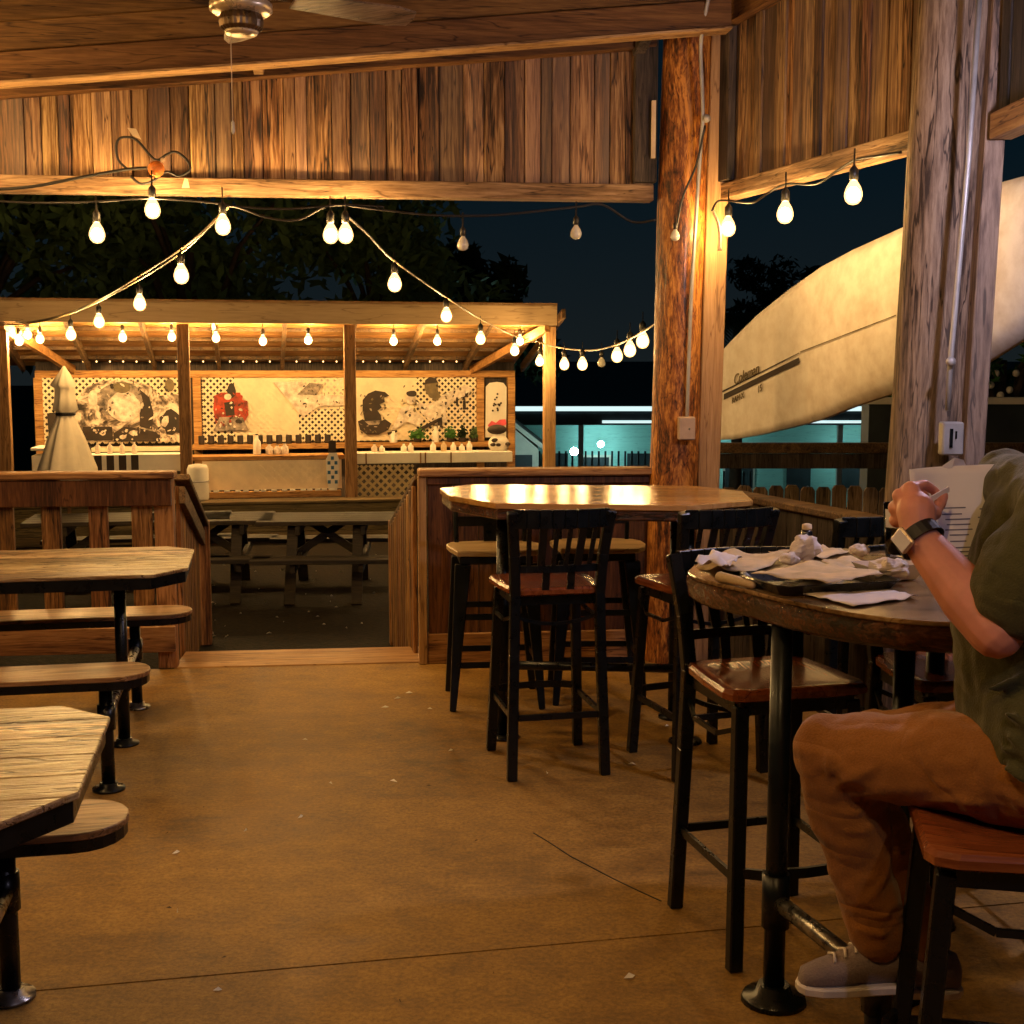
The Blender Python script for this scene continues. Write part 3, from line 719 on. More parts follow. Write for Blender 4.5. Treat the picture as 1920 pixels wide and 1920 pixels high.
# ============================================================ BAR SHED
so = V(5, 800, (-5.57, 14.0), (math.cos(GA), math.sin(GA))); so = Vector((so.x, so.y, -.3))
sh = thing('bar_shed', 'open-fronted timber bar shed with lattice back wall across the yard', 'building', so, GA)
SM = Matrix.Translation(so) @ Matrix.Rotation(GA, 4, 'Z'); SI = SM.inverted(); sdir = Vector((math.cos(GA), math.sin(GA), 0)); snn = Vector((-math.sin(GA), math.cos(GA), 0))
def S(px, py, dep=0): return SI @ V(px, py, so+snn*dep, sdir)      # local point on the shed plane `dep` behind its front
SWD = S(1030, 700).x; DB = 1.95
zf = S(500, 612).z
for px in (5, 345, 656, 1030):
    x = S(px, 700).x; MB().box(x-.065, x+.065, -.065, .065, 0, zf+.02).build('post', shedz if px < 1000 else pale_post, sh, .005)
xo = S(1043, 590, -.35).x
MB().box(-1.2, xo, -.40, -.36, zf+.02, zf+.27).build('fascia', wood('fascia_timber', (.25,.16,.08), (.42,.29,.15), (.52,.38,.22), 'X', .6, .7, .1, .1, contrast=.5), sh, .004)
MB().box(-1.1, xo-.06, -.06, .06, zf+.03, zf+.2).build('front_beam', shedw, sh, .004)
zbk = S(500, 696, DB).z
def roofz(y): return zf+.24+(zbk-zf-.16)*(y+.4)/(DB+.6)
m = MB()
for i in range(13):
    y0 = -.4+i*.2; y1 = y0+.19
    m.add([(-1.2,y0,roofz(y0)),(xo,y0,roofz(y0)),(xo,y1,roofz(y1)),(-1.2,y1,roofz(y1)),(-1.2,y0,roofz(y0)+.03),(xo,y0,roofz(y0)+.03),(xo,y1,roofz(y1)+.03),(-1.2,y1,roofz(y1)+.03)], [(0,3,2,1),(4,5,6,7),(0,1,5,4),(1,2,6,5),(2,3,7,6),(3,0,4,7)])
m.build('roof', shedw, sh)
for i in range(9):
    x = -.1+i*.79; m = MB(); m.bar((x,-.32,roofz(-.32)-.06), (x,DB+.1,roofz(DB+.1)-.06), .045, .11); m.build('rafter', raily, sh, .003)
m = MB(); m.bar((SWD-.05,-.1,roofz(-.1)-.16), (SWD-.6,DB,roofz(DB)-.12), .06, .1); m.build('brace', shedw, sh)
m = MB(); m.bar((.05,-.1,roofz(-.1)-.16), (.5,DB,roofz(DB)-.12), .06, .1); m.build('brace', shedw, sh)
for i in range(5):
    y = .1+i*.4; MB().box(-.3, xo-.2, y, y+.05, roofz(y)-.05, roofz(y)-.006).build('purlin', raily, sh, .003)
# back wall
bx0 = S(68, 760, DB).x; bx1 = S(965, 760, DB).x; bzt = S(500, 708, DB).z; bzb = S(500, 828, DB).z
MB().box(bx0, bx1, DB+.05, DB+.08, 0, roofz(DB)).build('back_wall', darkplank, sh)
MB().box(bx0, bx1, DB-.03, DB+.03, bzt, bzt+.09).build('back_beam', shedw, sh, .004)
for px in (73, 370, 900, 958):
    x = S(px, 760, DB).x; MB().box(x-.05, x+.05, DB-.045, DB+.045, 0, bzt).build('back_post', shedw, sh, .004)
def lattice(name, x0, x1, y, z0, z1, sp=.058, wd=.026, mat=latt):
    m = MB()
    for sgn in (1, -1):
        yy = y if sgn > 0 else y-.008; hh = z1-z0; k = x0-hh-sp
        while k < x1+hh:
            # line x = k + t, z = z0 + t (sgn 1) or z = z1 - t
            t0 = max(0, x0-k); t1 = min(hh, x1-k)
            if t1-t0 > .02:
                f = (lambda t: (k+t, yy, z0+t)) if sgn > 0 else (lambda t: (k+t, yy, z1-t))
                m.bar(f(t0), f(t1), .006, wd, up=(-sgn*1, 0, 1))
            k += sp*1.414
    return m.build(name, mat, sh)
lattice('lattice_panel', S(76,760,DB).x, S(340,760,DB).x, DB, bzb, bzt)
lattice('lattice_panel', S(380,760,DB).x, S(652,760,DB).x, DB, bzb, bzt)
lattice('lattice_panel', S(668,760,DB).x, S(896,760,DB).x, DB, bzb, bzt)
MB().box(S(545,760,DB).x, S(652,760,DB).x, DB+.012, DB+.02, (bzb+bzt)/2, bzt).build('pale_backing', lightart, sh)
MB().box(S(668,760,DB).x, S(780,760,DB).x, DB+.012, DB+.02, bzb, bzt).build('pale_backing', latt, sh)
MB().box(S(440,760,DB).x, S(560,760,DB).x, DB+.012, DB+.02, bzb, bzt).build('pale_backing', latt, sh)
# flat painted cut-outs on the lattice
def art(parent, pts, mat, lift, name='cutout', dep=DB-.03):
    m = MB(); q = [S(px, py, dep-lift) for px, py in pts]; n = len(q)
    m.add([Vector(v) for v in q]+[v+Vector((0,.008,0)) for v in q], [list(range(n)), list(range(n, 2*n))[::-1]]+[(i, n+i, n+(i+1)%n, (i+1)%n) for i in range(n)])
    return m.build(name, mat, parent)
def ell(cx, cy, a, b, n=16, rot=0, wob=0, sd=1):
    rg = random.Random(sd); out = []
    for k in range(n):
        t_ = 2*math.pi*k/n; r_ = 1+rg.uniform(-wob, wob); x, y = a*math.cos(t_)*r_, b*math.sin(t_)*r_
        out.append((cx+x*math.cos(rot)-y*math.sin(rot), cy+x*math.sin(rot)+y*math.cos(rot)))
    return out
collage, t, b = newmat('collage_print'); L = t.links
tc = N(t, 'ShaderNodeTexCoord'); mp = N(t, 'ShaderNodeMapping'); mp.inputs['Scale'].default_value = (1,1,1.3); L.new(tc.outputs['Object'], mp.inputs[0])
n = N(t, 'ShaderNodeTexNoise', Scale=2.6, Detail=6.0, Roughness=.62, Distortion=2.4); L.new(mp.outputs[0], n.inputs['Vector'])
L.new(ramp(t, n.outputs['Fac'], [(.36, (.02,.014,.009)), (.45, (.14,.10,.07)), (.5, (.34,.26,.19)), (.56, (.66,.54,.42)), (.66, (.80,.68,.52))]), b.inputs['Base Color']); b.inputs['Roughness'].default_value = .8
mu = thing('mural', 'black and white mural of large curved figures on the left lattice bay', 'mural', so, GA)
art(mu, [(140,760),(158,728),(190,714),(240,712),(280,722),(300,742),(336,738),(338,828),(150,828),(140,800)], collage, .002, 'print'); art(mu, ell(175,765,30,42,18,0,.06,2), collage, .004); art(mu, ell(174,748,9,17,12,0,.05,3), lightart, .014)
art(mu, ell(225,750,42,34,18,.2,.1,4), grayart, .010); art(mu, ell(233,762,31,29,18,0,.05,5), lightart, .022); art(mu, ell(228,727,16,11,12,0,.1,6), midart, .026)
art(mu, [(262,730),(280,745),(288,775),(285,805),(262,800),(262,775),(270,760)], darkart, .02)
art(mu, ell(312,790,28,30,18,-.6,.08,8), collage, .018); art(mu, ell(322,792,20,26,14,-.6,.2,9), darkart, .028); art(mu, ell(310,790,6,12,10,.3,.2,10), lightart, .036)
art(mu, [(155,800),(210,800),(212,826),(155,826)], darkart, .012); art(mu, [(213,812),(232,800),(262,803),(300,812),(300,828),(213,828)], darkart, .012); art(mu, ell(318,722,9,12,12,0,.1,11), midart, .012)
art(mu, [(88,775),(110,772),(112,822),(92,826)], darkart, .01); art(mu, ell(193,812,5,5,8), lightart, .02); art(mu, ell(250,812,9,5,8,0,.3), lightart, .02); art(mu, ell(230,820,8,4,8,0,.3,4), lightart, .02)
mu2 = thing('mural', 'cut-out figure in a red jacket on the middle lattice bay', 'mural', so, GA)
art(mu2, [(400,765),(402,742),(414,736),(450,736),(455,750),(464,752),(466,778),(458,792),(446,782),(412,782),(404,795)], redart, .012)
art(mu2, ell(434,733,8,15,12,0,.08,2), darkart, .02); art(mu2, ell(427,744,7,6,10), lightart, .026); art(mu2, [(420,755),(438,752),(440,778),(424,780)], darkart, .02); art(mu2, [(412,782),(455,782),(466,806),(400,808)], grayart, .02); art(mu2, ell(448,790,7,4,10,0,.2), darkart, .028)
mu3 = thing('mural', 'pale triangular sail shape on the middle lattice bay, beside the red figure', 'mural', so, GA)
art(mu3, [(512,716),(565,716),(600,740),(650,742),(650,760),(598,762),(568,782)], lightart, .006)
art(mu3, [(557,740),(580,718),(606,720),(594,741)], grayart, .016)
mu4 = thing('mural', 'dark head with short curly hair on the right lattice bay, above the low shelf', 'mural', so, GA)
art(mu4, [(684,790),(680,770),(680,750),(690,738),(704,732),(722,735),(730,742),(720,746),(722,754),(712,758),(716,764),(708,770),(714,778),(716,790),(700,794)], darkart, .012)
art(mu4, [(671,790),(680,786),(700,796),(722,786),(734,794),(728,806),(710,815),(688,815),(675,806)], darkart, .02); art(mu4, [(684,790),(714,788),(708,796),(692,797)], grayart, .03)
mu5 = thing('mural', 'two pale figures with outstretched arms on the right lattice bay', 'mural', so, GA)
art(mu5, [(779,752),(800,758),(812,754),(830,740),(872,722),(884,726),(880,742),(846,752),(836,768),(838,790),(822,796),(806,790),(790,774)], lightart, .012)
art(mu5, [(797,714),(805,708),(817,710),(822,718),(821,732),(827,744),(816,753),(805,744),(796,730)], midart, .02); art(mu5, [(797,713),(805,707),(817,709),(821,717),(797,720)], darkart, .028)
art(mu5, ell(770,749,9,9,12), lightart, .02); art(mu5, ell(772,738,10,6,12,0,.1), darkart, .026); art(mu5, [(752,765),(768,760),(796,786),(784,800),(764,790),(748,800),(735,806)], lightart, .018)
for q in (((785,803),(822,784),(828,788),(792,807)), ((822,784),(829,782),(830,802),(820,800)), ((855,745),(859,745),(859,760),(855,760)), ((868,752),(873,750),(874,768),(868,768)), ((872,736),(878,736),(877,744),(872,744)), ((790,762),(800,764),(798,768),(789,766)), ((726,811),(744,806),(745,810),(728,816))): art(mu5, q, darkart, .034)
def detail(parent, x0, x1, y0, y1, n_, seed, mats, lift=.040, smax=5):
    rg = random.Random(seed)
    for mt in mats:
        m = MB()
        for _ in range(n_):
            cx_, cy_ = rg.uniform(x0, x1), rg.uniform(y0, y1); q = [S(px, py, DB-.03-lift) for px, py in ell(cx_, cy_, rg.uniform(1,smax), rg.uniform(.7,smax*.6), 9, rg.uniform(0,3), .35, rg.randint(0,999))]
            m.add(q, [list(range(9))])
        m.build('print_pattern', mt, parent)
detail(mu, 152, 334, 716, 812, 26, 1, (lightart, grayart, darkart)); detail(mu, 152, 334, 800, 826, 26, 2, (lightart, darkart), .046, 4)
detail(mu2, 404, 464, 738, 806, 14, 3, (lightart, darkart, redart), .036, 4)
detail(mu3, 560, 648, 720, 785, 16, 4, (midart, darkart), .02, 3)
detail(mu4, 676, 730, 738, 812, 14, 5, (grayart, midart), .036, 4)
detail(mu5, 750, 890, 722, 804, 22, 6, (midart, darkart, whitem), .038, 4)
sg = thing('sign', 'tall white pointed sign with red script at the right end of the shed wall', 'sign', so, GA)
art(sg, [(911,725),(918,718),(932,716),(944,718),(950,726),(949,820),(910,820)], whitem, .03, 'board')
for i in range(14): art(sg, ell(925+rnd.uniform(-1,16), 738+rnd.uniform(0,40), 2, 2, 6), darkart, .042, 'mark')
art(sg, [(915,797),(922,789),(930,793),(937,787),(948,786),(950,796),(936,800),(930,805),(916,800)], pinkart, .042, 'script')
# shelf, counter, bar front
zs = S(500, 833, DB-.3).z
MB().box(S(360,833,DB-.3).x, S(925,833,DB-.3).x, DB-.36, DB-.03, zs-.06, zs).build('shelf', shedw, sh, .004)
MB().box(S(172,836,DB-.3).x, S(338,836,DB-.3).x, DB-.36, DB-.03, zs-.07, zs-.02).build('shelf', latt, sh, .004)
zc = S(500, 853, .25).z
MB().box(S(356,833,.2).x, S(645,833,.2).x, .1, .5, zc-.05, zc).build('counter', shedw, sh, .004)
MB().box(S(378,833,.1).x, S(640,833,.1).x, .115, .14, S(500,918,.1).z, zc-.055).build('bar_front', latt, sh)
lattice('lattice_panel', S(480,833,.1).x, S(635,833,.1).x, .105, S(500,905,.1).z, zc-.06, .07, .03)
zl = S(500, 925, .0).z
MB().box(S(372,925,.0).x, S(640,925,.0).x, .0, .11, zl-.05, zl+.02).build('foot_shelf', shedw, sh, .003)
m = MB(); x = S(385,925,0).x
while x < S(630,925,0).x: m.box(x, x+.06, .0, .03, zl+.021, zl+.04); x += rnd.choice((.075,.09,.12))
m.build('trim_blocks', whitem, sh)
z0 = S(500, 872, .15).z; z1 = S(500, 852, .15).z
MB().box(S(668,860,.15).x, S(960,860,.15).x, .12, .5, z0, z1).build('counter', whitem, sh, .004)
for px in (686, 788, 797, 845): MB().box(S(px,860,.15).x-.008, S(px,860,.15).x+.008, .11, .119, z0, z1).build('joint', shedz, sh)
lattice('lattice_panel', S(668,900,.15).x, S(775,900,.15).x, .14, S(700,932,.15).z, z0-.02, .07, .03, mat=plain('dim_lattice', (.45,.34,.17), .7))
z0 = S(250, 884, .15).z; z1 = S(250, 852, .15).z
MB().box(S(60,860,.15).x, S(340,860,.15).x, .12, .5, z0, z1).build('counter', whitem, sh, .004)
MB().box(S(60,840,.15).x, S(95,840,.15).x, .05, .6, z1+.06, z1+.09).build('counter', whitem, sh, .004)
for i in range(4):
    x = S(183+23*i, 862, .12).x; fl_ = MB().box(x-.035, x+.045, .105, .118, z0+.02, z1-.005).build('black_tile', darkart, sh)
m = MB(); zz = zl-.06
for i in range(4): m.box(-.2, S(770,950,-.3).x, -.34, -.30, .02+i*.105, .12+i*.105)
m.build('platform_boards', plat, sh, .003)
MB().box(-.2, S(770,950,-.3).x, -.36, .0, .44, .47).build('platform_cap', plat, sh, .004)
# items
def small(name, label, cat, px, py, dep, grp=None):
    p = S(px, py, dep); return thing(name, label, cat, SM @ p, GA, grp)
ORD = ('leftmost','second','third','fourth','fifth','sixth','seventh','eighth','ninth','tenth','eleventh','twelfth','thirteenth','rightmost')
for i in range(14):
    p = S(378+18.2*i, 831, DB-.2); o = MB().lathe([(.036,0),(.040,.02),(.040,.10),(.036,.11),(.032,.11),(.032,.02)], (0,0,0), 12).build('dark_cup', darkart); o.location = SM @ Vector((p.x, p.y, zs+.001)); tag(o, ORD[i]+' small dark cup from the left in the row along the shed shelf', 'cup', 'row of dark cups on the shelf')
def bottle(label, px, dep, z, h, mat, r=.035, grp=None):
    p = S(px, 840, dep); o = thing('bottle', label, 'bottle', SM @ Vector((p.x, p.y, z)), 0, grp)
    MB().lathe([(r*.95,0),(r,.01),(r,h*.62),(r*.4,h*.78),(r*.36,h*.95),(r*.1,h*.96)], (0,0,0), 12).build('body', mat, o); MB().lathe([(r*.42,h*.95),(r*.42,h),(r*.1,h*1.01)], (0,0,0), 10).build('cap', darkart, o)
zct = S(700, 852, .15).z
bottle('white bottle on the middle bar counter, nearest the post', 482, .3, zc, .24, whitem, .045)
bottle('white bottle on the right shelf by the dark head mural', 738, DB-.25, zs, .16, whitem, .05)
bottle('tall white bottle between the two green shelf plants', 817, DB-.25, zs, .22, whitem, .045)
for i, px in enumerate((702, 716, 757, 770, 812, 832, 850, 866, 880)): bottle(ORD[i]+' short pale bottle from the left on the right bar counter', px, .3, zct, rnd.uniform(.10,.15), rnd.choice((whitem, lightart, kraftm)), .035, 'bottles on the right counter')
for i, px in enumerate((505, 520, 534)): bottle(ORD[i]+' of three short pale bottles on the middle bar counter', px, .3, zc, rnd.uniform(.11,.14), lightart, .045, 'bottles on the middle counter')
for i in range(4): bottle(ORD[i]+' small bottle from the left standing behind the black tiles', 183+23*i, .3, z1, .14, lightart, .03, 'bottles on the left counter')
def plant(label, px, w_, mat=leafb):
    p = S(px, 831, DB-.22); rg = random.Random(px); o = thing('shelf_plant', label, 'plant', SM @ Vector((p.x, p.y, zs)), 0)
    MB().lathe([(.045,0),(.055,.05),(.05,.055)], (0,0,0), 10).build('pot', darkart, o); m = MB()
    for i in range(150):
        c = Vector((rg.gauss(0,w_*.4), rg.gauss(0,.04), .06+abs(rg.gauss(0,.05)))); a = Vector((rg.gauss(0,1), rg.gauss(0,1), rg.gauss(0,1))).normalized(); b2 = a.orthogonal()
        m.add([c-a*.03, c+b2*.014, c+a*.03, c-b2*.014], [(0,1,2,3)])
    m.build('leaves', mat, o)
plant('wide green shelf plant left of the tall white bottle', 783, .12); plant('green shelf plant right of the tall white bottle', 845, .07); plant('small dark shelf plant, second from right', 867, .04, leafd); plant('brownish shelf plant at the right end of the shelf', 889, .05, leafm)
sk = thing('sculpture', 'black and white splotched figure at the right end of the bar counter', 'sculpture', SM @ Vector((S(935,860,.3).x, .3, zct)), GA)
MB().ball((0,0,.10), (.13,.08,.11), 12, 8).build('body', whitem, sk)
for i in range(5): MB().ball((rnd.uniform(-.1,.1), -.065, rnd.uniform(.03,.2)), (.035,.03,.022), 8, 6).build('patch', darkart, sk)
MB().ball((-.02,0,.27), (.12,.07,.06), 10, 8).build('head', darkart, sk)
bn = thing('banner', 'blue and white checked feather banner hanging on the bar front', 'banner', SM @ Vector((S(624,880,.02).x, .02, S(624,918,.02).z)), GA)
hh = S(624,826,.02).z-S(624,918,.02).z
m = MB().prism([(-.05,0),(.04,-.02),(.075,.12),(.075,hh*.6),(.05,hh*.75),(-.04,hh*.75),(-.08,hh*.6),(-.07,.1)], -.006, .006, Matrix.Rotation(R(90), 4, 'X')); m.build('cloth', whitem, bn)
m = MB()
for i in range(6):
    for j in range(3):
        if (i+j) % 2 == 0: x = -.06+j*.04; m.box(x, x+.034, -.010, -.0065, .07+i*.055, .11+i*.055)
m.build('check_pattern', blueart, bn)
MB().box(-.045, .04, -.012, .012, hh*.76, hh).build('top_cloth', darkart, bn)
brl = thing('drum', 'white drum with rounded top standing beside the left bar post', 'drum', SM @ Vector((S(371,930,-.15).x, -.05, S(371,938,-.1).z)), GA)
hb = S(371,870,-.1).z-S(371,938,-.1).z
MB().lathe([(.11,0),(.12,.02),(.12,hb*.85),(.10,hb*.97),(.03,hb)], (0,0,0), 18).build('body', whitem, brl); MB().lathe([(.124,hb*.5),(.126,hb*.52),(.124,hb*.54)], (0,0,0), 18).build('hoop', conduitm, brl)

# umbrella, closed
up = Q(127, 880, 11.6); um = thing('patio_umbrella', 'closed cream patio umbrella standing in front of the left shed bay', 'umbrella', (up.x, up.y, -.3), 0)
def uz(py): return Q(127, py, 11.6).z+.3
n = 24; prof = [(686,.008),(700,.045),(722,.105),(728,.08),(745,.085),(768,.105),(775,.06),(782,.07),(820,.14),(878,.225),(905,.24),(930,.22)]
m = MB()
for i, (py, r) in enumerate(prof):
    for k in range(n):
        a = 2*math.pi*k/n; rr = r*(1+.18*math.cos(8*a+i*.2))*(1+(.12*math.cos(a-3.6) if i in (2,) else 0)); m.v.append(Vector((rr*math.cos(a), rr*math.sin(a), uz(py)-(.06*abs(math.sin(4*a)) if i > 9 else 0))))
for i in range(len(prof)-1):
    for k in range(n): m.f.append([i*n+k, i*n+(k+1)%n, (i+1)*n+(k+1)%n, (i+1)*n+k][::-1]); m.sm.append(True)
m.f.append(list(range(n))); m.sm.append(False); m.build('canopy', creamf, um)
MB().tube([(0,0,0),(0,0,uz(690))], .018, 8).build('pole', shedz, um); MB().lathe([(.25,0),(.25,.05),(.05,.08)], (0,0,0), 18).build('base', darkroof, um)
MB().lathe([(.085,uz(779)),(.09,uz(776)),(.085,uz(773))], (0,0,0), 16).build('tie', cordm, um)

# yard picnic tables
def yard_table(label, px, py, L_, rz):
    p = G(px, py, .45); o = thing('picnic_table', label, 'picnic table', (p.x*1.06, 11.05, -.3), rz); o.scale = (1,1,.88)
    m = MB()
    for i in range(5): m.box(-L_/2, L_/2, -.36+i*.146, -.22+i*.146, .71, .75)
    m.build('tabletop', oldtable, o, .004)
    for s_ in (-1, 1):
        m = MB()
        for i in range(2): m.box(-L_/2, L_/2, s_*.68-.14+i*.145, s_*.68-.005+i*.145, .41, .45)
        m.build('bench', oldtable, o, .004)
    for s_ in (-1, 1):
        x = s_*(L_/2-.3)
        for k in (-1, 1):
            m = MB(); m.bar((x,k*.65,0), (x,k*.22,.71), .04, .09, up=(1,0,0)); m.build('leg', oldtable, o, .003)
        m = MB(); m.bar((x+.045,-.78,.37), (x+.045,.78,.37), .04, .09); m.bar((x+.045,-.34,.66), (x+.045,.34,.66), .04, .09); m.bar((x,0,.38), (x-s_*.42,0,.70), .04, .07); m.build('brace', oldtable, o, .003)
    return o
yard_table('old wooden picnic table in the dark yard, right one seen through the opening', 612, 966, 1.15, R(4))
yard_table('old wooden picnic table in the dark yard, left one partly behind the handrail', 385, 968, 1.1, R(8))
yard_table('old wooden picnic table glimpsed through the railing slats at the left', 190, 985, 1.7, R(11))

# ============================================================ STRING LIGHTS
def strand(label, cable, bulbs, s, r=.036, cm=None, cr=.006, group='strings of bulbs', unlit=()):
    o = thing('string_light', label, 'string light', (0,0,0), 0, group)
    m = MB()
    for c in cable: m.tube(c, cr, 6)
    m.build('cable', cm or cordm, o)
    for p in bulbs: bulb(o, p, s, r)
    for p in unlit: bulb(o, p, s, r*.75, lit=False)
    return o
SN = 360
def fp(px, py, off=-.20): return FW(px, py, off)
cabA = wpath([fp(-100,372), fp(60,380,-.09), fp(182,378), fp(286,372), fp(425,384), fp(500,408), fp(560,412), fp(620,385), fp(700,392), fp(790,402), fp(862,405), fp(950,402), fp(1080,388), fp(1130,384), fp(1185,416), fp(1230,412,-.26)])
cabA2 = wpath([fp(425,386), fp(520,392), fp(600,388), fp(650,384), fp(720,388)])
strand('row of bulbs hanging along the lower edge of the long plank wall', [cabA, cabA2], [fp(182,440), fp(286,394), fp(418,425), fp(620,441), fp(648,441)], SN, .040, unlit=[fp(868,459), fp(1080,438)])
# the run from the wall to the shed, left
def run(pa, pb, pxs, ya, yb):
    out = []
    for (px, py) in pxs:
        out.append((px, py))
    return out
def D(px, py, Y): return Q(px, py, Y)
lB = [(425,392,6.8),(345,470,8.2),(260,525,9.8),(180,568,11.2),(120,592,12.3),(60,606,13.0),(-20,610,13.5)]
lB2 = [(427,390,6.8),(352,458,8.2),(270,512,9.8),(190,560,11.2),(125,588,12.3),(60,603,13.0),(-20,606,13.5)]
strand('double cable of bulbs sweeping down left from the plank wall towards the shed', [wpath([D(*p) for p in lB]), wpath([D(*p) for p in lB2])], [D(340,517,8.3), D(262,570,9.9), D(186,604,11.3), D(133,628,12.2)], 520, .048, cordl, .008)
lC = [(645,400,6.85),(690,440,8.0),(740,490,9.3),(837,558,11.4),(901,598,12.9),(965,630,14.2),(1005,642,14.9)]
strand('cable of bulbs sweeping down right from the plank wall to the shed corner', [wpath([D(*p) for p in lC])], [D(740,533,9.3), D(837,593,11.4), D(901,636,12.9), D(965,658,14.2), D(1012,678,14.9)], 300, .05, cordl, .008)
lD = [(1005,640,14.9),(1050,652,14.2),(1110,657,13.0),(1160,645,11.6),(1205,622,10.2),(1240,600,9.3)]
strand('cable of bulbs between the shed corner and the orange log post', [wpath([D(*p) for p in lD])], [D(1058,684,14.0), D(1092,684,13.3), D(1157,668,11.8), D(1181,657,11.0), D(1205,640,10.4)], 150, .052, cordl, .008, unlit=[D(1128,681,12.6)])
eb = []
for px, py in ((8,634),(36,640),(52,628),(75,636),(230,633),(322,632),(405,634),(493,640),(578,638),(738,640),(820,640),(975,640)):
    eb.append(SM @ (S(px, py, .22)))
fl = [SM @ S(px, 678, DB-.25) for px in range(156, 900, 25)]  # tiny emitters stand in for glints and light through gaps
strand('row of tiny glowing dots imitating glints along the back of the shed ceiling', [[SM @ S(150, 675, DB-.25), SM @ S(905, 675, DB-.25)]], fl, 3, .009)
strand('straight row of bulbs under the front eave of the bar shed', [[SM @ Vector((-.6,.22,zf+.09)), SM @ Vector((SWD,.22,zf+.09))]], eb, 700, .047)
ib = [SM @ Vector((x, 1.0, roofz(1.0)-.22)) for x in (.8,)]
cabR = [Q(1335,395,6.85), Q(1345,378,6.9), Q(1365,376,6.85), Q(1410,380,6.6), Q(1440,362,6.5), Q(1476,345,6.3), Q(1530,345,6.1), Q(1570,320,5.95), Q(1604,300,5.8), Q(1650,292,5.6), Q(1690,285,5.5)]
strand('three bulbs hanging in the opening above the canoe', [wpath(cabR)], [Q(1365,428,6.83), Q(1472,402,6.25), Q(1600,365,5.75)], 280, .040)
# a string of the same bulbs under the roof over the tables (above and behind the viewer)
ov = []
for p in ((-3.1,6.2,2.75),(-3.2,4.9,2.8),(-2.8,3.4,2.85),(-1.9,2.0,2.95),(.15,1.0,3.0)): ov.append(Vector(p))  # last bulb is added to light the seated person from the front
strand('string of bulbs under the roof over the tables, out of the picture', [wpath([p+Vector((0,0,.24)) for p in ov])], ov, 980, .042)
cl = thing('wall_lamp', 'cool white globe lamp under the eave past the right picture edge', 'lamp', (1.82,4.0,2.45), 0)
MB().ball((0,0,0), .05, 12, 8).build('globe', emit('cool_globe', (.82,.74,1.0), 480), cl); MB().lathe([(.03,.05),(.03,.12),(.06,.14)], (0,0,0), 12).build('bracket', chrome, cl)
MB_R = .034; c2_ = thing('wall_lamp', 'cool white globe lamp added behind the viewer to light the held papers', 'lamp', (1.15,.1,2.75), 0)  # unseen lamp added to throw cool light on the papers and person
MB().ball((0,0,0), MB_R, 12, 8).build('globe', bpy.data.materials['cool_globe'], c2_); MB().lathe([(.03,.05),(.03,.12),(.06,.14)], (0,0,0), 12).build('bracket', chrome, c2_)
# power cord bundle on the wall
pcord = thing('power_cord', 'tangled black power cord looped on the plank wall with an orange plug', 'power cord', (0,0,0), 0, world=True)
def f5(px, py, o=-.13): return FW(px, py, o)
m = MB(); m.tube(wpath([f5(-20,356), f5(60,350), f5(150,333), f5(235,318), f5(275,315)]), .008, 6)
m.tube(wpath([f5(240,318), f5(222,300), f5(218,272), f5(228,258), f5(255,262), f5(282,292), f5(296,300), f5(312,290), f5(330,285), f5(350,300), f5(356,318), f5(335,330), f5(312,322), f5(285,340), f5(262,344), f5(245,330)]), .007, 6)
m.build('cable', cordm, pcord)
MB().ball(f5(293,317,-.17), (.042,.035,.042), 12, 8).build('plug', orangem, pcord); MB().ball(f5(305,300,-.17), .012, 8, 6).build('pin', tapem, pcord)
m = MB(); a = f5(248,247); m.add([a+Vector((-.025,0,.02)), a+Vector((.02,0,.015)), a+Vector((.045,0,-.04)), a+Vector((0,0,-.02))], [(0,1,2,3)]); m.build('tape', tapem, pcord); m = MB(); a = f5(348,345); m.add([a+Vector((-.02,0,-.02)), a+Vector((.02,0,-.02)), a+Vector((.012,0,.025)), a+Vector((-.005,0,.03))], [(0,1,2,3)]); m.build('tape', tapem, pcord)
hc = thing('hanging_cord', 'thin dark cord slanting across the orange log post', 'cord', (0,0,0), 0)
MB().tube(wpath([Q(1322,235,6.8), Q(1305,310,6.85), Q(1280,370,6.87), Q(1268,430,6.88)]), .006, 6).build('cable', cordm, hc)
bulb(hc, Q(1266,443,6.86), 1, .024, .02, lit=False)
tt = thing('rope_end', 'pale frayed rope end dangling beside the first right bulb', 'rope', (0,0,0), 0)
MB().tube(wpath([Q(1337,395,6.8), Q(1348,425,6.8), Q(1350,470,6.8)]), [.008]*5+[.008]*5+[.014], 6).build('rope', tapem, tt)

# ============================================================ CEILING FAN
fc = Q(452, 30, 4.8); fan = thing('ceiling_fan', 'bronze ceiling fan with a ribbed light hub and pull chain at the top edge', 'ceiling fan', (fc.x, fc.y, fc.z+.03), 0)
m = MB().lathe([(.112,.35),(.118,.30),(.118,.10),(.115,.04),(.09,.02)], (0,0,0), 30); m.build('motor_housing', fanm, fan)
m = MB().lathe([(.10,.022),(.112,.012),(.113,-.012),(.10,-.022),(.07,-.026)], (0,0,0), 30); m.build('rim', fanw, fan)
pr = []; m = MB(); n = 48
for i, (r, z) in enumerate([(.072,-.026),(.078,-.05),(.074,-.072),(.06,-.085)]):
    for k in range(n): m.v.append(Vector((math.cos(2*math.pi*k/n), math.sin(2*math.pi*k/n), 0))*(r*(1+(.04 if k % 2 else -.02)))+Vector((0,0,z)))
for i in range(3):
    for k in range(n): m.f.append([i*n+k, i*n+(k+1)%n, (i+1)*n+(k+1)%n, (i+1)*n+k][::-1]); m.sm.append(False)
m.build('ribbed_hub', fanm, fan)
MB().lathe([(.062,-.084),(.056,-.094),(.02,-.098)], (0,0,0), 24).build('hub_cap', fanw, fan)
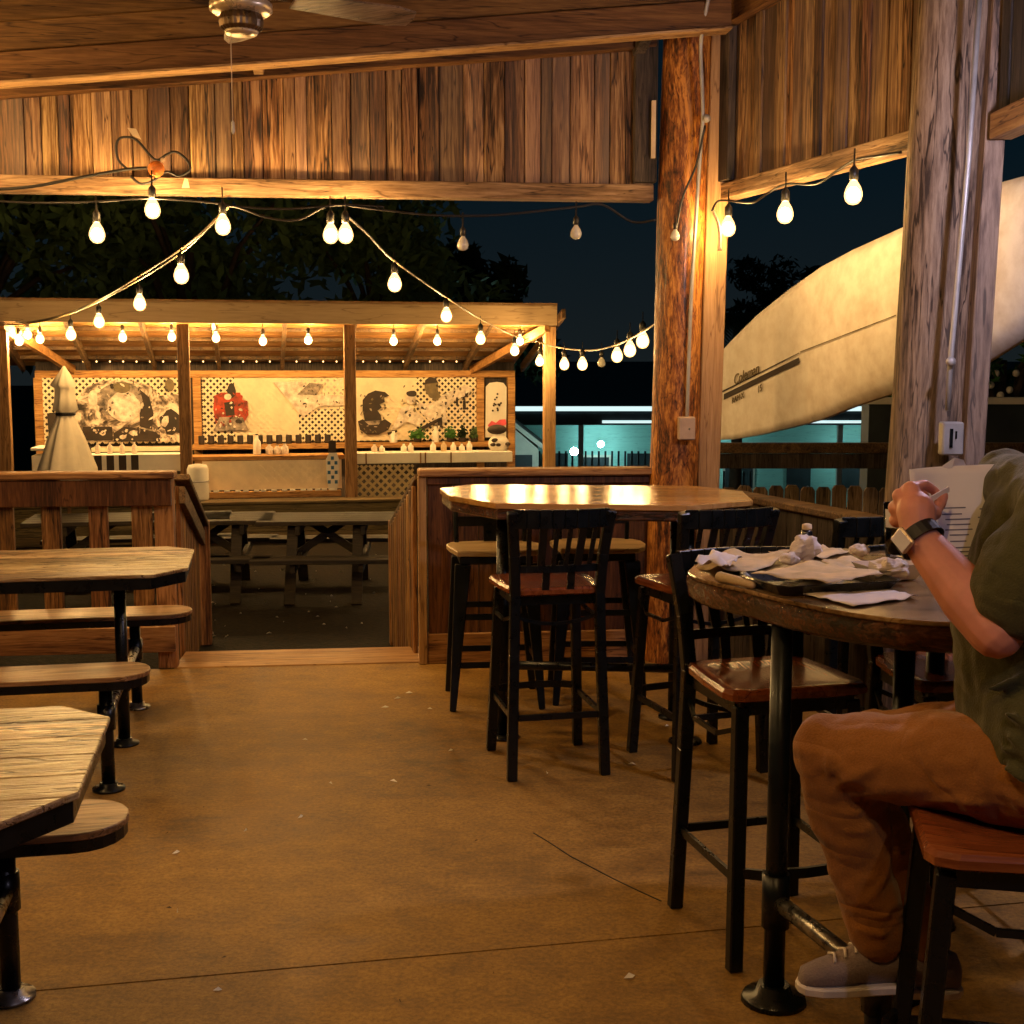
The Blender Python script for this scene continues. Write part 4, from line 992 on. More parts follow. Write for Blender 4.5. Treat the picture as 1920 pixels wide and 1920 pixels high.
MB().tube([(0,0,.34),(0,0,.9)], .015, 8).build('downrod', fanm, fan)
for ang in (30, 102, 174, 246, 318):
    M = Matrix.Translation((0,0,.05)) @ Matrix.Rotation(R(ang), 4, 'Z') @ Matrix.Rotation(R(-16), 4, 'X')
    bl = MB().prism([(.20,-.05),(.60,-.068),(.68,-.05),(.69,.0),(.68,.05),(.60,.068),(.20,.05)], -.004, .004, M).build('blade', bladem, fan, .002)
    bi = MB(); bi.box(.09, .24, -.02, .02, .004, .014, M); bi.build('blade_arm', fanm, fan)
m = MB(); m.tube([(-.035,-.02,-.09),(-.035,-.02,-.40)], .002, 5); m.build('pull_chain', tapem, fan)
MB().lathe([(.003,-.45),(.007,-.44),(.006,-.41),(.002,-.40)], (-.035,-.02,0), 8).build('chain_knob', whitem, fan)

# ============================================================ PICNIC TABLES INSIDE
def outline_round(x0, x1, y0, y1, ch, seg=0):
    if seg: # rounded right end
        r = (y1-y0)/2; pts = [(x0,y0)]
        for i in range(seg+1):
            a = -math.pi/2+math.pi*i/seg; pts.append((x1-r*ch+math.cos(a)*r*ch, (y0+y1)/2+math.sin(a)*r))
        pts.append((x0,y1)); return pts
    return [(x0,y0),(x1-ch,y0),(x1,y0+ch*1.3),(x1,y1-ch*1.0),(x1-ch,y1),(x0,y1)]
def boards(mb, outl, z0, z1, nb_, y0, y1, gap=.003):
    # clip the outline into lengthwise boards
    def clip(poly, a, keep):
        out = []
        for i in range(len(poly)):
            p, q = poly[i], poly[(i+1)%len(poly)]
            ip, iq = (p[1] >= a) == keep or abs(p[1]-a) < 1e-9, (q[1] >= a) == keep or abs(q[1]-a) < 1e-9
            if ip: out.append(p)
            if ip != iq:
                u = (a-p[1])/(q[1]-p[1]); out.append((p[0]+(q[0]-p[0])*u, a))
        return out
    for i in range(nb_):
        a, b2 = y0+(y1-y0)*i/nb_, y0+(y1-y0)*(i+1)/nb_
        c = clip(outl, a+gap/2, True); c = clip(c, b2-gap/2, False)
        if len(c) > 2: mb.prism(c, z0, z1)
def pipe_table(label, x, y, grp, L_=1.9, fb=.27):
    o = thing('pipe_picnic_table', label, 'picnic table', (x, y, 0), GA, grp); x = y = 0
    ol = outline_round(-L_, .30, -.36, .50, .13)
    m = MB(); boards(m, ol, .785, .80, 6, -.36, .50); m.build('tabletop', tablew, o, .003)
    m = MB(); m.prism([(p[0]-.012 if p[0] > 0 else p[0], p[1]*.985) for p in ol], .738, .784); m.build('edge_frame', blackm, o)
    for s_ in (-1, 1):
        y0, y1 = (s_*.62-.135, s_*.62+.135)
        bo = outline_round(-L_, fb if s_ > 0 else .17, y0, y1, .9, 10)
        m = MB(); m.prism(bo, .455, .475); b_ = m.build('bench', benchw, o, .003)
        MB().prism([(p[0]-.004 if p[0] > 0 else p[0], p[1]) for p in bo], .425, .4545).build('edge_band', blackm, b_)
    for ex in (0, -1.45):
        for yy, top in ((-.62,.43), (.62,.43), (0,.74)):
            m = MB(); m.tube([(ex,yy,0),(ex,yy,top)], .026, 14); lg = m.build('leg', blackm, o)
            MB().lathe([(.026,.24),(.034,.24),(.034,.34),(.026,.34)], (ex,yy,0), 14).build('collar', blackm, lg)
            MB().lathe([(.062,0),(.062,.010),(.036,.014),(.034,.03)], (ex,yy,0), 18).build('flange', chrome if yy > 0 else blackm, lg)
        m = MB(); m.tube([(ex,-.62,.29),(ex,.62,.29)], .021, 12); m.build('cross_pipe', chrome, o)
    return o
pipe_table('worn picnic table on black pipe legs by the railing, middle of the left side', -1.69, 5.44, 'pipe-leg picnic tables')
pipe_table('cracked light picnic table on pipe legs cut off by the lower left corner', -1.18, 2.56, 'pipe-leg picnic tables', fb=.31)

# ============================================================ HIGH TABLES
ft = thing('high_table', 'far bar-height table with glossy golden plank top in front of the railing', 'high table', (.34, 5.7, 0), 0)
po = [(-.34,6.0),(-.20,6.2),(.88,6.13),(1.06,5.85),(1.03,5.44),(.72,5.23),(-.07,5.32),(-.28,5.65)]
po = [(a-.34, b2-5.7) for a, b2 in po][::-1]
m = MB(); boards(m, po, 1.045, 1.07, 6, -.5, .52, .002); m.build('tabletop', barw, ft, .003)
m = MB(); m.prism([(a*.985, b2*.985) for a, b2 in po], 1.0, 1.044); m.build('edge_apron', barkedge, ft, .004)
for x, y in ((-.38,.05), (.42,-.02)):
    for yy in (-.2,.2):
        m = MB(); m.tube([(x,y+yy,0),(x,y+yy,1.0)], .028, 12); lg = m.build('leg', blackm, ft); MB().lathe([(.075,0),(.07,.012),(.036,.016)], (x,y+yy,0), 18).build('flange', blackm, lg)
m = MB(); m.tube([(-.38,.05,.28),(.42,-.02,.28)], .02, 10); m.build('cross_pipe', blackm, ft)
nt_ = thing('high_table', 'near bar-height live-edge table cluttered with paper and trays, where the person sits', 'high table', (.98, 3.35, 0), 0)
po = [(.49,3.40),(.50,3.55),(.58,3.72),(.72,3.84),(.86,3.91),(1.06,3.95),(1.29,3.87),(1.47,3.72),(1.56,3.45),(1.55,3.1),(1.42,2.88),(1.18,2.78),(.93,2.78),(.78,2.88),(.68,3.02),(.60,3.18)]
po = [(a-.98, b2-3.35) for a, b2 in po][::-1]
def smooth_poly(p, n=4): 
    q = wpath([Vector((a, b2, 0)) for a, b2 in p+[p[0]]], n)[:-1]; return [(v.x, v.y) for v in q]
sp2 = smooth_poly(po)
sp3 = [(x*(1+.012*noise.noise(Vector((x*9,y*9,0)))), y*(1+.012*noise.noise(Vector((x*9,y*9,5))))) for x, y in sp2]
nearw = wood('glossy_slab_top', (.04,.02,.008), (.20,.11,.045), (.38,.24,.11), 'X', .6, .22, .5, .2, contrast=.8, coat=.6, bump=.2)
MB().prism(sp3, 1.058, 1.07).build('tabletop', nearw, nt_, .003)
m = MB(); n = len(sp2); lay = [(1.0,1.0575),(1.008,1.045),(.998,1.03),(.985,1.008),(.96,.995)]
for i, (s_, z) in enumerate(lay):
    for x, y in sp2: 
        k = s_*(1+.02*noise.noise(Vector((x*14,y*14,z*30)))); m.v.append(Vector((x*k, y*k, z)))
for i in range(len(lay)-1):
    for k in range(n): m.f.append([i*n+k, i*n+(k+1)%n, (i+1)*n+(k+1)%n, (i+1)*n+k]); m.sm.append(True)
m.f.append([(len(lay)-1)*n+k for k in range(n)]); m.sm.append(False); m.f.append(list(range(n))); m.sm.append(False)
m.build('bark_edge', barkedge, nt_)
for (x, y, top) in ((.677-.98,3.156-3.35,1.0), (1.0-.98,3.2-3.35,1.0), (1.22-.98,3.62-3.35,1.0), (.815-.98,2.72-3.35,.30)):
    m = MB(); m.tube([(x,y,0),(x,y,top)], .027, 14); lg = m.build('leg', navym, nt_)
    MB().lathe([(.027,.20),(.036,.20),(.036,.34),(.027,.34)], (x,y,0), 14).build('collar', navym, lg)
    MB().lathe([(.085,0),(.08,.014),(.05,.02),(.04,.045)], (x,y,0), 20).build('flange', blackm, lg)
m = MB(); m.tube([(.677-.98,3.156-3.35,.27),(.815-.98,2.72-3.35,.27)], .022, 12); m.build('cross_pipe', chrome, nt_)

# ============================================================ BAR STOOLS
def make_stool(name='bar_stool'):
    o = thing(name, 'x', 'bar stool', (0,0,0), 0, 'black slat-back bar stools')
    # seat, front is -y
    ol = [(-.17,-.205),(.17,-.205),(.20,-.19),(.212,-.15),(.205,.0),(.19,.14),(.175,.18),(.14,.195),(-.14,.195),(-.175,.18),(-.19,.14),(-.205,.0),(-.212,-.15),(-.20,-.19)]
    m = MB(); n = len(ol)
    for s_, z in ((.94,.735),(1.0,.742),(1.0,.758),(.96,.767)):
        for x, y in ol: m.v.append(Vector((x*s_, y*s_, z)))
    for i in range(3):
        for k in range(n): m.f.append([i*n+k, i*n+(k+1)%n, (i+1)*n+(k+1)%n, (i+1)*n+k]); m.sm.append(False)
    m.f.append(list(range(n))[::-1]); m.sm.append(False)
    b = len(m.v)
    for s_, z in ((.75,.762),(.4,.755)):
        for x, y in ol: m.v.append(Vector((x*s_, y*s_+.01, z)))
    for a_, c_ in ((3*n, b), (b, b+n)):
        for k in range(n): m.f.append([a_+k, a_+(k+1)%n, c_+(k+1)%n, c_+k]); m.sm.append(True)
    m.f.append([b+n+k for k in range(n)]); m.sm.append(True)
    m.build('seat', seatw, o)
    m = MB(); m.box(-.17,.17,-.175,-.15,.695,.734); m.box(-.17,.17,.14,.165,.695,.734); m.box(-.175,-.15,-.149,.139,.695,.734); m.box(.15,.175,-.149,.139,.695,.734); m.build('seat_frame', blackm, o)
    for s_ in (-1, 1):
        m = MB(); m.bar((s_*.192,-.215,.0), (s_*.165,-.165,.72), .040, .036, up=(0,1,0)); m.build('leg', blackm, o, .004)
        m = MB(); pts = [Vector((s_*.192,.215,0)), Vector((s_*.178,.19,.5)), Vector((s_*.172,.182,.74)), Vector((s_*.180,.205,.9)), Vector((s_*.198,.25,1.075))]
        for i in range(4): m.bar(pts[i], pts[i+1]+(pts[i+1]-pts[i]).normalized()*.004, .040, .036, up=(0,1,0))
        m.build('leg', blackm, o, .004)
    def arc(hw, y, z, dep, n=8): return [Vector((hw*(-1+2*i/n), y+dep*(1-(-1+2*i/n)**2), z)) for i in range(n+1)]
    m = MB(); a = arc(.19,.245,1.05,.045)
    for i in range(8): m.bar(a[i], a[i+1], .018, .075)
    m.build('top_rail', blackm, o, .003)
    m = MB(); a = arc(.172,.19,.845,.02)
    for i in range(8): m.bar(a[i], a[i+1], .018, .028)
    m.build('lower_rail', blackm, o)
    for i in range(6):
        u = -.72+i*.288; wd = .030 if i in (1,4) else .018
        m = MB(); m.bar((u*.17, .19+.02*(1-u*u), .85), (u*.185, .245+.045*(1-u*u), 1.02), wd, .008, up=(0,1,0)); m.build('slat', blackm, o)
    for u in (-.30,.30):
        m = MB(); m.bar((u*.17,.185,.735), (u*.17,.205,.84), .03, .01, up=(0,1,0)); m.build('slat', blackm, o)
    # foot rails
    m = MB()
    a = [Vector((-.184,-.20,.27)), Vector((-.12,-.235,.27)), Vector((0,-.245,.27)), Vector((.12,-.235,.27)), Vector((.184,-.20,.27))]
    for i in range(4): m.bar(a[i], a[i+1], .012, .028)
    m.build('foot_rail', blackm, o)
    for s_ in (-1, 1):
        m = MB(); m.bar((s_*.184,-.195,.25), (s_*.186,.20,.25), .012, .024); m.build('stretcher', blackm, o)
        m = MB(); q = [Vector((s_*.170,-.17,.66)), Vector((s_*.195,-.08,.625)), Vector((s_*.195,.08,.625)), Vector((s_*.172,.185,.66))]
        for i in range(3): m.bar(q[i], q[i+1], .010, .014)
        m.build('side_brace', blackm, o)
    m = MB(); m.bar((-.186,.205,.25), (.186,.205,.25), .012, .024); m.build('stretcher', blackm, o)
    m = MB(); q = arc(.168,.185,.655,-.03); q = [v+Vector((0,0,-.04*(1-(v.x/.168)**2))) for v in q]
    for i in range(8): m.bar(q[i], q[i+1], .010, .014)
    m.build('side_brace', blackm, o)
    return o
proto = make_stool()
def place(label, x, y, face, first=False):
    o = proto if first else copy_tree(proto)
    o.location = (x, y, 0); o.rotation_euler = (0, 0, math.atan2(face[1], face[0])+math.pi/2); o['label'] = label; return o
place('black slat-back bar stool seen from behind at the middle of the far high table', .142, 5.187, (-.21,.98), True)
place('black slat-back bar stool in shadow right of the far high table, behind the near stool', .765, 5.19, (-.33,.94))
place('black slat-back bar stool nearest the viewer, pushed under the left end of the cluttered table', .735, 3.575, (.25,-.97))
place('black slat-back bar stool behind the centre pipe of the cluttered table', 1.30, 3.66, (.12,-1))
place('black slat-back bar stool the person sits on, at the lower right corner', 0.98, 2.36, (-.98,.2))
place('black slat-back bar stool standing alone in the dark beyond the cluttered table', 1.28, 4.95, (-.4,.9))
# metal stools with light seats
def metal_stool(label, x, y, rz):
    o = thing('metal_stool', label, 'bar stool', (x, y, 0), rz, 'metal stools with light seats')
    m = MB(); m.prism(smooth_poly([(-.19,-.17),(.19,-.17),(.20,.17),(-.20,.17)], 4), .742, .768); m.build('seat', lightseat, o, .004)
    MB().box(-.175,.175,-.155,.155,.70,.741).build('seat_frame', navym, o, .006)
    for sx_ in (-1, 1):
        for sy_ in (-1, 1):
            m = MB(); m.bar((sx_*.215,sy_*.20,0), (sx_*.160,sy_*.14,.70), .030, .030, up=(0,1,0), w2=.075, h2=.05); m.build('leg', navym, o, .004)
    for z, k in ((.22,.196),(.45,.178)):
        m = MB(); m.bar((-k,-k+.01,z), (k,-k+.01,z), .006, .03); m.bar((-k,k-.01,z), (k,k-.01,z), .006, .03); m.bar((-k,-k,z), (-k,k,z), .006, .03); m.bar((k,-k,z), (k,k,z), .006, .03); m.build('stretcher', navym, o)
    m = MB(); m.tube(wpath([(-.17,.16,.74),(-.17,.19,.93),(-.13,.20,1.0),(.13,.20,1.0),(.17,.19,.93),(.17,.16,.74)], 4), .012, 8); m.bar((-.17,.18,.87), (.17,.18,.87), .006, .05); m.bar((0,.17,.77), (0,.195,.98), .07, .006, up=(0,1,0)); m.build('backrest', navym, o)
    return o
metal_stool('dark metal stool with light wood seat at the left end of the far high table', -.09, 6.2, R(6))
metal_stool('dark metal stool with light wood seat behind the far table, near the log post', .42, 6.30, R(2))

# ============================================================ CLUTTER ON THE NEAR TABLE
TZ = 1.071
def sheet(name, label, cat, pxs, mat, h=.001, wav=.010, seed=0, lift=0, thick=.0012, grp=None):
    pts = [G(px, py, TZ+lift) for px, py in pxs]; c = sum(pts, Vector())/4
    o = thing(name, label, cat, (c.x, c.y, TZ+lift), 0, grp); m = MB(); n = 14
    for i in range(n+1):
        for j in range(n+1):
            u, v = i/n, j/n; p = (pts[0]*(1-u)+pts[1]*u)*(1-v)+(pts[3]*(1-u)+pts[2]*u)*v
            e = min(u,1-u,v,1-v); z = h+wav*max(0, noise.noise(Vector((u*3.1+seed,v*3.1,seed)))+.35)+(.015*(1-e*8)*max(0, noise.noise(Vector((u*5,v*5,seed+9)))) if e < .125 else 0)
            m.v.append(Vector((p.x-c.x, p.y-c.y, z)))
    for i in range(n):
        for j in range(n): a = i*(n+1)+j; m.f.append([a, a+n+1, a+n+2, a+1]); m.sm.append(True)
    q = m.build('sheet', mat, o); s_ = q.modifiers.new('thick', 'SOLIDIFY'); s_.thickness = thick; s_.offset = 1; return o
def crumple(label, px, py, r, mat=napk, seed=0, z=TZ, sq=.75):
    p = G(px, py, z+r*.6); m = MB(); m.ball((0,0,0), (r, r*.8, r*sq), 22, 16)
    m.v = [v*(1+.34*noise.noise(v*46+Vector((seed,0,0)))+.16*noise.noise(v*110)) for v in m.v]
    zz = min(v.z for v in m.v); m.v = [v-Vector((0,0,zz)) for v in m.v]; m.sm = [False]*len(m.sm)
    o = m.build('crumpled_napkin', mat); o.location = (p.x, p.y, z+.001); tag(o, label, 'napkin', None); return o
tr_ = thing('serving_tray', 'black serving tray in the middle of the cluttered table', 'tray', G(1535,1100,TZ), R(16))
m = MB(); 
ro = lambda w_, d_, r_: [(w_-r_,-d_),(w_,-d_+r_),(w_,d_-r_),(w_-r_,d_),(-w_+r_,d_),(-w_,d_-r_),(-w_,-d_+r_),(-w_+r_,-d_)]
q0 = ro(.155,.105,.02); q1 = ro(.175,.125,.025); q2 = ro(.17,.12,.024); q3 = ro(.15,.10,.02)
for q, z in ((q0,0),(q1,.028),(q2,.028),(q3,.006)): m.v += [Vector((a, b2, z)) for a, b2 in q]
for i in range(3):
    for k in range(8): m.f.append([i*8+k, i*8+(k+1)%8, (i+1)*8+(k+1)%8, (i+1)*8+k]); m.sm.append(False)
m.f.append(list(range(8))[::-1]); m.sm.append(False); m.f.append([24+k for k in range(8)]); m.sm.append(False); m.build('pan', traym, tr_, .002)
sheet('tray_liner', 'brown parchment liner lying in the black tray', 'paper', [(1408,1080),(1550,1098),(1655,1080),(1530,1056)], kraftm, .002, .010, 3, .031)
sheet('parchment_paper', 'greasy parchment with pale edge at the left end of the cluttered table', 'paper', [(1305,1068),(1400,1082),(1480,1050),(1360,1038)], kraftm, .002, .020, 5)
sheet('parchment_paper', 'white crinkled paper at the far left rim of the cluttered table', 'paper', [(1303,1066),(1362,1074),(1392,1058),(1345,1045)], napk, .008, .03, 8, .02)
sheet('parchment_paper', 'parchment strip lying between tray and paper boat', 'paper', [(1540,1056),(1600,1078),(1665,1072),(1590,1048)], kraftm, .002, .014, 11, .004)
sheet('parchment_paper', 'flat pale paper at the near edge of the cluttered table', 'paper', [(1502,1116),(1600,1140),(1722,1122),(1640,1102)], napk, .001, .008, 14)
sheet('parchment_paper', 'parchment scrap at the far side behind the tray', 'paper', [(1440,1038),(1540,1050),(1600,1036),(1520,1028)], kraftm, .001, .014, 17)
crumple('crumpled white napkin standing highest, at the back of the cluttered table', 1510, 1040, .042, seed=2, sq=.9)
crumple('small crumpled napkin left of the tallest napkin', 1482, 1052, .026, seed=7)
crumple('crumpled napkin at the far right of the table clutter', 1612, 1034, .030, seed=12, sq=.6)
bt = thing('paper_boat', 'paper food boat stuffed with napkins, touching the forearm', 'food tray', G(1668,1085,TZ), R(12))
m = MB(); q0 = [(-.06,-.03),(.06,-.03),(.06,.03),(-.06,.03)]; q1 = [(-.09,-.045),(.09,-.045),(.09,.045),(-.09,.045)]
m.v += [Vector((a, b2, .001)) for a, b2 in q0]+[Vector((a, b2, .042)) for a, b2 in q1]; m.f += [[3,2,1,0]]+[[k, (k+1)%4, 4+(k+1)%4, 4+k] for k in range(4)]; m.sm += [False]*5; q = m.build('boat', napk, bt); s_ = q.modifiers.new('t', 'SOLIDIFY'); s_.thickness = .0015
crumple('crumpled napkin heaped in the paper boat by the forearm', 1668, 1070, .05, seed=21, z=TZ+.004, sq=.55)
kn = thing('wrapped_cutlery', 'long paper-wrapped roll with a metal tip near the left rim', 'cutlery', G(1382,1098,TZ), R(-62))
MB().capsule((-.07,0,.013), (.06,0,.012), .014, .011, 10).build('wrap', kraftm, kn); MB().bar((.02,.002,.027), (.10,.002,.02), .012, .003).build('blade', chrome, kn)
jg = thing('shaker', 'small shaker with a yellow cap at the back of the table clutter', 'shaker', G(1512,1026,TZ), 0)
MB().lathe([(.017,0),(.018,.005),(.018,.05),(.014,.055)], (0,0,0), 14).build('body', traym, jg); MB().lathe([(.015,.0555),(.016,.06),(.015,.072),(.006,.075)], (0,0,0), 14).build('cap', tapem, jg)
# beer cup
glassm, t, b = newmat('clear_plastic'); b.inputs['Transmission Weight'].default_value = 1; b.inputs['Roughness'].default_value = .08; b.inputs['IOR'].default_value = 1.2; b.inputs['Base Color'].default_value = (.95,.92,.85,1)
beerm = plain('amber_beer', (.62,.33,.07), .2, 0, .1)
cpz = G(1680,1042,TZ); cup = thing('plastic_cup', 'clear plastic cup of amber beer with a white label, behind the hand', 'cup', cpz, 0)
MB().lathe([(.030,0),(.031,.004),(.042,.158),(.041,.158),(.029,.006)], (0,0,0), 24).build('wall', glassm, cup)
MB().lathe([(.0285,.007),(.0345,.085),(.005,.086)], (0,0,0), 24).build('beer', beerm, cup)
m = MB(); n = 12
for i, z in enumerate((.088,.142)):
    for k in range(n+1): a = R(-160+120*k/n); r = .0385+.0012+(z-.088)*.07; m.v.append(Vector((r*math.cos(a), r*math.sin(a), z)))
for k in range(n): m.f.append([k, k+1, n+2+k, n+1+k]); m.sm.append(True)
m.build('label_sticker', paperm, cup)

# ============================================================ PERSON
def remesh(o, vox=.006, sm=2, disp=0, dsc=.12, sd=0):
    r_ = o.modifiers.new('remesh', 'REMESH'); r_.mode = 'VOXEL'; r_.voxel_size = vox; r_.use_smooth_shade = True
    if sm: s_ = o.modifiers.new('smooth', 'SMOOTH'); s_.factor = .5; s_.iterations = sm
    if disp:
        tx = bpy.data.textures.new('fold%d' % sd, 'CLOUDS'); tx.noise_scale = dsc; tx.noise_depth = 2
        d_ = o.modifiers.new('folds', 'DISPLACE'); d_.texture = tx; d_.strength = disp; d_.mid_level = .5; d_.texture_coords = 'LOCAL'
        s_ = o.modifiers.new('smooth2', 'SMOOTH'); s_.factor = .5; s_.iterations = 2
X = Vector
hipL, hipR = X((1.02,2.33,.865)), X((1.06,2.55,.865))
kneL = Q(1562,1412,2.60); kneR = X((.75,2.80,.77)); ankL = Q(1652,1775,2.60); ankR = Q(1745,1790,2.78)
shL, shR = X((1.0,2.27,1.375)), X((1.03,2.64,1.38)); elL = Q(1868,1185,2.27); wrL = Q(1722,1008,2.42); elR = X((1.06,2.76,1.13)); wrR = X((.925,2.66,1.24))
pel = X((1.06,2.44,.90)); chest = X((1.01,2.45,1.22)); neck = X((1.09,2.48,1.49)); head = X((1.17,2.50,1.67))
pr = MB()
pr.capsule(hipL, kneL, .075, .052).capsule(hipR, kneR, .075, .052).capsule(kneL, ankL, .050, .036).capsule(kneR, ankR, .050, .036)
pr.capsule(pel+X((.01,0,0)), chest+X((.02,0,0)), .11, .10).capsule(chest+X((.02,0,0)), neck-X((0,0,.06)), .10, .06).capsule(hipL, hipR, .10, .10).capsule(shL, shR, .06, .06)
pr.capsule(neck-X((0,0,.04)), head-X((0,0,.05)), .056, .054)
pr.capsule(shL, elL, .052, .046).capsule(shR, elR, .052, .044)
def forearm(a, b, w_):
    mid = a.lerp(b, .35); pr.capsule(a, mid, w_, w_*1.06).capsule(mid, b, w_*1.06, w_*.70)
forearm(elL, wrL, .049); forearm(elR, wrR, .046)
# head: skull, jaw, nose, ears, lips, brow
RH = Matrix.Rotation(R(0), 3, 'Z')
pr.ball(head+X((.01,0,.03)), (.098,.077,.105), 16, 12); pr.ball(head+X((-.035,0,-.055)), (.062,.058,.062), 14, 10)
pr.capsule(head+X((-.088,0,.01)), head+X((-.112,0,-.025)), .010, .014, 8); pr.ball(head+X((-.085,0,-.062)), (.016,.026,.008), 10, 6); pr.ball(head+X((-.085,0,-.075)), (.015,.023,.008), 10, 6)
pr.capsule(head+X((-.082,-.042,.035)), head+X((-.082,.042,.035)), .012, .012, 8); pr.ball(head+X((-.075,0,-.105)), (.022,.024,.018), 10, 6)
for s_ in (-1, 1): pr.ball(head+X((.012,s_*.077,0)), (.018,.008,.032), 10, 8)
# left hand (near): back of the hand to the camera, fingers curling over the papers
def hand(wr, palm, kn, fing, th, s=1.0):
    pr.capsule(wr, palm, .032*s, .038*s, 12)
    for k in kn: pr.capsule(palm, k, .026*s, .0165*s, 10)
    for i, f in enumerate(fing):
        p0 = kn[i]; rr = (.0115, .012, .0118, .0102)[i]*s
        for j, q in enumerate(f): pr.capsule(p0, q, rr*(1-.09*j), rr*(1-.09*(j+1)), 10); p0 = q
    p0 = th[0]; pr.capsule(palm, p0, .022*s, .0145*s, 10)
    for q in th[1:]: pr.capsule(p0, q, .0125*s, .0112*s, 10); p0 = q
pl = Q(1718,958,2.445)
knL = [Q(1708,917,2.46), Q(1688,930,2.475), Q(1680,952,2.49), Q(1682,975,2.50)]
fgL = [[Q(1732,908,2.485), Q(1752,920,2.515), Q(1757,936,2.525)], [Q(1700,915,2.52), Q(1722,918,2.545), Q(1735,930,2.55)], [Q(1690,938,2.535), Q(1710,945,2.56), Q(1722,955,2.56)], [Q(1692,965,2.54), Q(1708,972,2.555), Q(1718,980,2.555)]]
thL = [Q(1752,962,2.45), Q(1762,945,2.475), Q(1768,930,2.50)]
hand(wrL, pl, knL, fgL, thL)
hd = X((-.02,-.03,.05)); pR = wrR+hd; 
knR = [pR+X((-.03,-.025,.035)), pR+X((-.035,-.005,.035)), pR+X((-.035,.015,.03)), pR+X((-.03,.033,.02))]
fgR = [[k+X((-.005,-.035,.012)), k+X((.012,-.05,.0)), k+X((.02,-.052,-.015))] for k in knR]
hand(wrR, pR, knR, fgR, [pR+X((.01,-.045,.02)), pR+X((0,-.065,.04)), pR+X((-.005,-.07,.06))])
ps = pr.build('person', skin); tag(ps, 'person in olive T-shirt and rust trousers sitting on the bar stool, holding papers', 'person'); remesh(ps, .0042, 2)
sh_ = MB()
sh_.capsule(pel+X((-.02,0,.0)), chest+X((.0,0,-.08)), .165, .150, 20).capsule(chest+X((.0,0,-.08)), chest+X((.02,0,.10)), .150, .125, 20).capsule(chest+X((.02,0,.10)), neck-X((0,0,.12)), .125, .080, 20)
sh_.capsule(shL, shR, .078, .078, 18).capsule(pel+X((.02,-.08,.0)), pel+X((.02,.08,.0)), .15, .15, 18)
sh_.capsule(shL, shL.lerp(elL, .62), .084, .096, 18).capsule(shR, shR.lerp(elR, .6), .080, .086, 18)
sh_.capsule(pel+X((-.01,-.10,-.02)), chest+X((.02,-.08,-.1)), .10, .10, 14)
sh_.ball(X((1.03,2.35,.95)), .15, 16, 12)
def ridge(mb, pts, r_):
    P = wpath(pts, 4)
    for i in range(len(P)-1): mb.capsule(P[i], P[i+1], r_*(.6+.4*math.sin(math.pi*(i+.3)/len(P))), r_*(.6+.4*math.sin(math.pi*(i+1.3)/len(P))), 8)
rg = random.Random(5)
for (ax, az, bx, bz_) in ((.89,.93,1.06,.98),(.90,1.00,1.08,.94),(.88,1.04,1.0,1.10),(.90,.96,1.0,.90),(.93,1.12,1.02,1.22),(.90,.90,1.02,.87)):
    def onb(x, z): return X((x, 2.45-math.sqrt(max(.0, .150**2-(x-1.02)**2))-.075*(z < 1.05)-.02, z))
    ridge(sh_, [onb(ax, az), onb((ax+bx)/2, (az+bz_)/2-.012), onb(bx, bz_)], .011)
for k in range(5):
    u0, u1 = rg.uniform(.0,.2), rg.uniform(.45,.68); ang = -.9+k*.42; q0 = shL.lerp(elL, u0); q1 = shL.lerp(elL, u1); n_ = X((math.sin(ang)*.7-.2,-math.cos(ang),.2*ang)).normalized()
    ridge(sh_, [q0+n_*.083, q0.lerp(q1,.5)+n_*.092+X((.01,0,.0)), q1+n_*.093], .007)
so_ = sh_.build('shirt', shirtm, ps); remesh(so_, .007, 2, .030, .10, 1)
pa = MB()
pa.capsule(hipL+X((0,0,.01)), kneL+X((.0,0,.0)), .114, .082, 20).capsule(hipR, kneR, .108, .078, 20).capsule(kneL, kneL.lerp(ankL, .93), .084, .058, 18).capsule(kneR, kneR.lerp(ankR, .93), .077, .054, 18)
pa.capsule(hipL+X((.04,0,.0)), hipR+X((.04,0,0)), .125, .125, 20).capsule(kneL.lerp(ankL, .15)+X((.03,0,0)), kneL.lerp(ankL, .6)+X((.015,0,0)), .068, .055, 14)
def limb(a, b, ra, rb, t, ang):
    c_ = a.lerp(b, t); d_ = (b-a).normalized(); s1 = d_.cross(X((0,0,1))).normalized()
    if s1.y > 0: s1 = -s1
    s2 = s1.cross(d_); s2 = s2 if s2.z > 0 or abs(d_.z) > .8 else -s2
    return c_+(s1*math.cos(ang)+s2*math.sin(ang))*(ra+(rb-ra)*t)*.985
for seg in ([(.98,-.9),(.86,-.35),(.70,.05)],[(.97,-1.2),(.82,-.8),(.62,-.5)],[(.60,.9),(.48,.3),(.42,-.3)],[(.34,1.0),(.25,.4),(.22,-.2)],[(.22,.9),(.12,.1),(.10,-.5)],[(.55,-.9),(.40,-.5),(.24,-.45)],[(.97,.5),(.93,.1),(.95,-.4)]):
    ridge(pa, [limb(hipL+X((0,0,.01)), kneL, .114, .082, t_, a_) for t_, a_ in seg], .010)
for seg in ([(.02,.9),(.10,.3),(.14,-.4)],[(.08,1.3),(.20,.7),(.26,.1)],[(.30,.9),(.36,.2),(.34,-.5)],[(.80,.9),(.84,.1),(.82,-.9)],[(.90,.8),(.93,0),(.90,-.9)],[(.55,.9),(.68,.3),(.74,-.5)]):
    ridge(pa, [limb(kneL, kneL.lerp(ankL,.93), .084, .058, t_, a_) for t_, a_ in seg], .009)
po_ = pa.build('trousers', pantm, ps); remesh(po_, .007, 2, .026, .085, 2)
